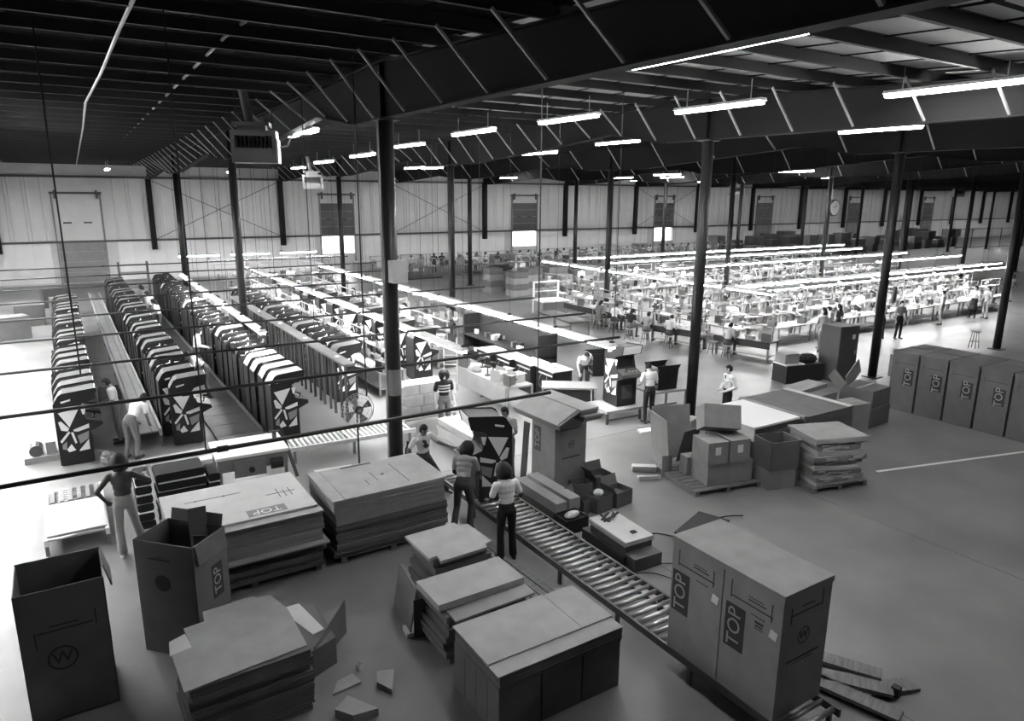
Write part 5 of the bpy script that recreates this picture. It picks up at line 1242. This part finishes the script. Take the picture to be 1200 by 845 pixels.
# --- near people, each in the pose of the photograph
template('bare', pose(lean=3, twist=-8, el=((.42, .0, 1.30), (-.36, -.10, 1.20)), wr=((.34, .26, 1.32), (-.27, .02, .98)), knee=((.14, .05, .50), (-.11, -.05, .5)), ankle=((.22, .16, .09), (-.10, -.14, .09))), sleeve='none', shirtless=True, flare=.028, hair=('afro',))
template('stand', pose(el=((.25, -.05, 1.14), (-.25, -.05, 1.14))), hair=('short', 'long', 'afro'))
template('work', pose(lean=8, headlean=14, el=((.25, .03, 1.16), (-.25, .03, 1.16)), wr=((.16, .30, 1.10), (-.16, .30, 1.10))), hair=('short', 'long'))
template('bend', pose(lean=48, headlean=5, el=((.24, .16, 1.22), (-.24, .16, 1.22)), wr=((.2, .38, 1.16), (-.2, .38, 1.16)), knee=((.12, .06, .5), (-.12, .02, .5)), ankle=((.13, .0, .09), (-.13, -.08, .09))))
template('shove', pose(lean=22, side=10, twist=18, headlean=12, el=((.3, .14, 1.22), (-.38, .0, 1.24)), wr=((.22, .36, 1.16), (-.42, .16, 1.06)), knee=((.16, .22, .52), (-.12, -.12, .50)), ankle=((.20, .16, .09), (-.18, -.34, .09))), flare=.02, hair=('short', 'afro'))
template('brace', pose(lean=12, side=6, headlean=10, el=((.34, .0, 1.22), (-.34, .06, 1.22)), wr=((.44, .12, 1.02), (-.5, .24, 1.16)), knee=((.1, .06, .50), (-.32, .06, .53)), ankle=((.12, -.02, .09), (-.56, .0, .09))), flare=.015)
template('crouch', pose(lean=26, twist=-10, headlean=20, el=((.26, .16, 1.18), (-.26, .14, 1.18)), wr=((.18, .40, 1.12), (-.14, .40, 1.08)), knee=((.13, .14, .50), (-.12, .02, .5)), ankle=((.14, -.05, .09), (-.14, -.2, .09))), flare=.015, hair=('afro',))
template('hold', pose(lean=6, headlean=18, el=((.29, .02, 1.16), (-.29, .02, 1.16)), wr=((.24, .28, 1.08), (-.24, .28, 1.08))), flare=.02, hair=('afro', 'short'))
template('tie', pose(twist=5, headturn=0, el=((.32, -.06, 1.18), (-.30, -.04, 1.18)), wr=((.14, .16, 1.06), (-.12, .17, 1.04))), sleeve='long')
template('sit', pose(lean=14, headlean=16, sit=.55, el=((.25, .06, 1.18), (-.25, .06, 1.18)), wr=((.18, .34, 1.14), (-.18, .34, 1.14))), fingers=False, vox=.02, hair=('short', 'long'))
template('far_work', pose(lean=12, headlean=14, el=((.25, .03, 1.16), (-.25, .03, 1.16)), wr=((.16, .30, 1.10), (-.16, .30, 1.10))), fingers=False, vox=.02, hair=('short', 'long'))
template('far_stand', pose(), fingers=False, vox=.02, hair=('short', 'long'))
template('far_skirt', pose(), fingers=False, vox=.02, skirt=True, hair=('short', 'long'))

WSHOE = mat('white_shoe', .7, .6)
person('bare', (.42, 13.35, 0), R(-6), 'shirtless man with a round dark haircut and pale flared trousers seen from behind', 2, 'white', 'grey', WSHOE, 'afro', s=1.03)
person('work', (.72, 19.9, 0), R(88), 'man in a white T-shirt and grey trousers working on the first cabinet row', 1, 'white', 'grey')
person('bend', (.9, 18.45, 0), R(-50), 'stooping worker in dark trousers reaching into the second cabinet row', 1, 'white', 'mid')
person('bend', (3.35, 22.9, .05), R(75), 'stooping worker in a pale shirt leaning over the second cabinet row', 1, 'pale', 'dark')
person('work', (3.5, 25.6, .05), R(-85), 'worker in a white shirt facing the third cabinet row', 0, 'white', 'dark')
person('stand', (8.15, 16.2, 0), R(172), 'worker in a dark striped T-shirt standing beside the main column', 0, 'black', 'mid', hair='afro')
p_ = [o for o in COL.objects if o.get('label', '').startswith('worker in a dark striped')][0]
for z in (1.19, 1.27, 1.34): obj('shirt_stripe', MB().lathe([(1, 0), (1, .03)], 24).mesh('stripe'), M_CLOTH['pale'], p_, (0, .012, z), (0, 0, 0)).scale = (.172, .122, 1)
person('brace', (5.88, 12.7, .0), R(-176), 'worker in a printed white T-shirt pushing the cabinet onto the conveyor', 1, 'white', 'dark', hair='short')
p_ = [o for o in COL.objects if o.get('label', '').startswith('worker in a printed white')][0]
obj('shirt_print', MB().prism_z([(-.08, -.09), (.0, -.12), (.06, -.06), (.03, 0), (.09, .05), (.07, .1), (-.01, .06), (-.03, -.02), (-.08, -.04)], 0, .006), M_CLOTH['dark'], p_, (.03, .185, 1.3), (R(78), 0, 0))
person('crouch', (5.9, 11.0, 0), R(-42), 'worker in a grey shirt bending with his back half turned at the conveyor', 2, 'grey', 'dark', hair='afro')
person('work', (8.0, 12.75, 0), R(115), 'worker in a pale top standing behind the cabinet beside the tall carton', 1, 'pale', 'mid', hair='short')
person('hold', (6.02, 9.62, 0), R(-8), 'worker in a white T-shirt and black trousers standing with back turned at the rollers', 2, 'white', 'black', hair='afro')
person('work', (13.5, 14.05, 0), R(-12), 'man in a white shirt and dark trousers working at the black cabinet heads', 0, 'white', 'black')
person('bend', (13.75, 17.35, 0), R(150), 'stooping person in a white shirt behind the upright arcade cabinet', 0, 'white', 'dark')
person('tie', (15.2, 12.75, 0), R(68), 'man in a white shirt and dark tie standing near the white topped stack', 0, 'white', 'black')
p_ = [o for o in COL.objects if o.get('label', '').startswith('man in a white shirt and dark tie')][0]
obj('necktie', MB().prism_z([(-.02, 0), (.02, 0), (.035, -.36), (0, -.4), (-.035, -.36)], 0, .012), M_CLOTH['dark'], p_, (-.01, .112, 1.47), (R(84), 0, R(6)))
person('far_work', (13.7, 26.4, 0), R(60), 'man in a grey shirt standing at the second bench line', 1, 'grey', 'dark')
# middle distance, right side
pr = random.Random(77)
PL = [('far_stand', 26.7, 17.7, 5, 'white', 'black', 'man in a white shirt and black trousers seen from behind at the nearest cross bench'),
      ('far_work', 27.5, 17.8, 20, 'white', 'dark', 'second white shirted man beside the nearest cross bench'),
      ('far_stand', 26.0, 17.2, -60, 'grey', 'grey', 'man in grey walking before the nearest cross bench'),
      ('far_stand', 28.2, 18.0, 0, 'mid', 'dark', 'person in a dark top at the nearest cross bench'),
      ('far_work', 30.9, 17.6, -20, 'white', 'dark', 'white shirted person beside the column with the gong'),
      ('far_stand', 31.6, 17.2, 160, 'grey', 'black', 'person in dark trousers walking past the column with the gong'),
      ('far_stand', 37.0, 18.1, 20, 'white', 'grey', 'person in white standing at the pale drawing board'),
      ('far_skirt', 40.6, 18.3, 90, 'white', 'black', 'woman in a long black skirt by the right end of the cross bench'),
      ('far_stand', 41.1, 17.9, 70, 'pale', 'pale', 'person in pale clothes beside the woman in black')]
for k, X, Y, a, sh, pa, lab in PL: person(k, (X, Y, 0), R(a), lab, pr.choice((0, 0, 1)), sh, pa, hair=pr.choice(('short', 'long')))
SL = [(21.35, 26.0, -85, 'mid', 'long'), (21.4, 24.9, -80, 'white', 'short'), (20.95, 23.3, -75, 'black', 'long'), (21.0, 22.3, -72, 'grey', 'short'), (21.28, 21.2, -72, 'pale', 'short'), (21.6, 19.9, -72, 'grey', 'short'), (21.9, 18.6, -75, 'pale', 'short')]
for X, Y, a, sh, h in SL:
    person('sit', (X, Y, 0), R(a), 'seated assembler with a %s top at the dark edged bench' % {'mid': 'dark grey', 'white': 'white', 'black': 'black', 'grey': 'grey', 'pale': 'pale'}[sh], pr.choice((0, 1, 2)), sh, pr.choice(('dark', 'mid')), hair=h, group='assemblers with %s tops at the dark bench' % sh)
    stool('stool under a seated assembler at the dark edged bench', (X, Y, 0), .5, 'stools at the dark edged bench', R(a))
def line_people(p0, p1, n, a, key, where, off=0):
    p0, p1 = Vector(p0), Vector(p1)
    for i in range(n):
        q = p0.lerp(p1, (i + .5) / n + pr.uniform(-.2, .2) / n)
        sh = pr.choice(('white', 'white', 'pale', 'white', 'grey', 'dark'))
        lab = '%s topped worker %s' % ({'white': 'white', 'pale': 'pale', 'grey': 'grey', 'dark': 'dark'}[sh], where)
        person(key if pr.random() < .8 else 'far_stand', (q.x, q.y, 0), R(a + pr.uniform(-25, 25)), lab, pr.choice((0, 0, 1, 2)), sh, pr.choice(('dark', 'mid', 'grey')), hair=pr.choice(('short', 'long')), group=lab, s=pr.uniform(.94, 1.02))
line_people((25.0, 20, 0), (25.0, 33, 0), 8, 90, 'far_work', 'standing under the seated assemblers strip')
for yy, n, w_ in ((20.25, 13, 'behind the nearest cross bench'), (22.75, 13, 'behind the second cross bench'), (25.85, 13, 'behind the third cross bench'), (29.45, 12, 'behind the fourth cross bench'), (32.95, 12, 'behind the fifth cross bench'), (36.5, 10, 'behind the sixth cross bench')):
    line_people((27.5, yy, 0), (50, yy, 0), n, 180, 'far_work', w_)
line_people((9.3, 22.5, 0), (9.3, 39, 0), 5, 90, 'far_work', 'along the first bench line')
line_people((12.4, 24, 0), (12.4, 39, 0), 5, 90, 'far_work', 'along the second bench line')
line_people((5.7, 24, 0), (5.8, 40, 0), 4, 90, 'far_work', 'between the third and fourth cabinet rows')
line_people((3.3, 32, .05), (3.35, 42, .05), 3, 60, 'far_work', 'on the far end of the plank walkway')
line_people((20, 50.45, 0), (58, 50.45, 0), 38, 180, 'far_work', 'at the bench along the back wall')
line_people((8.5, 44.9, 0), (15, 44.9, 0), 3, 180, 'far_work', 'at the back left cross bench')
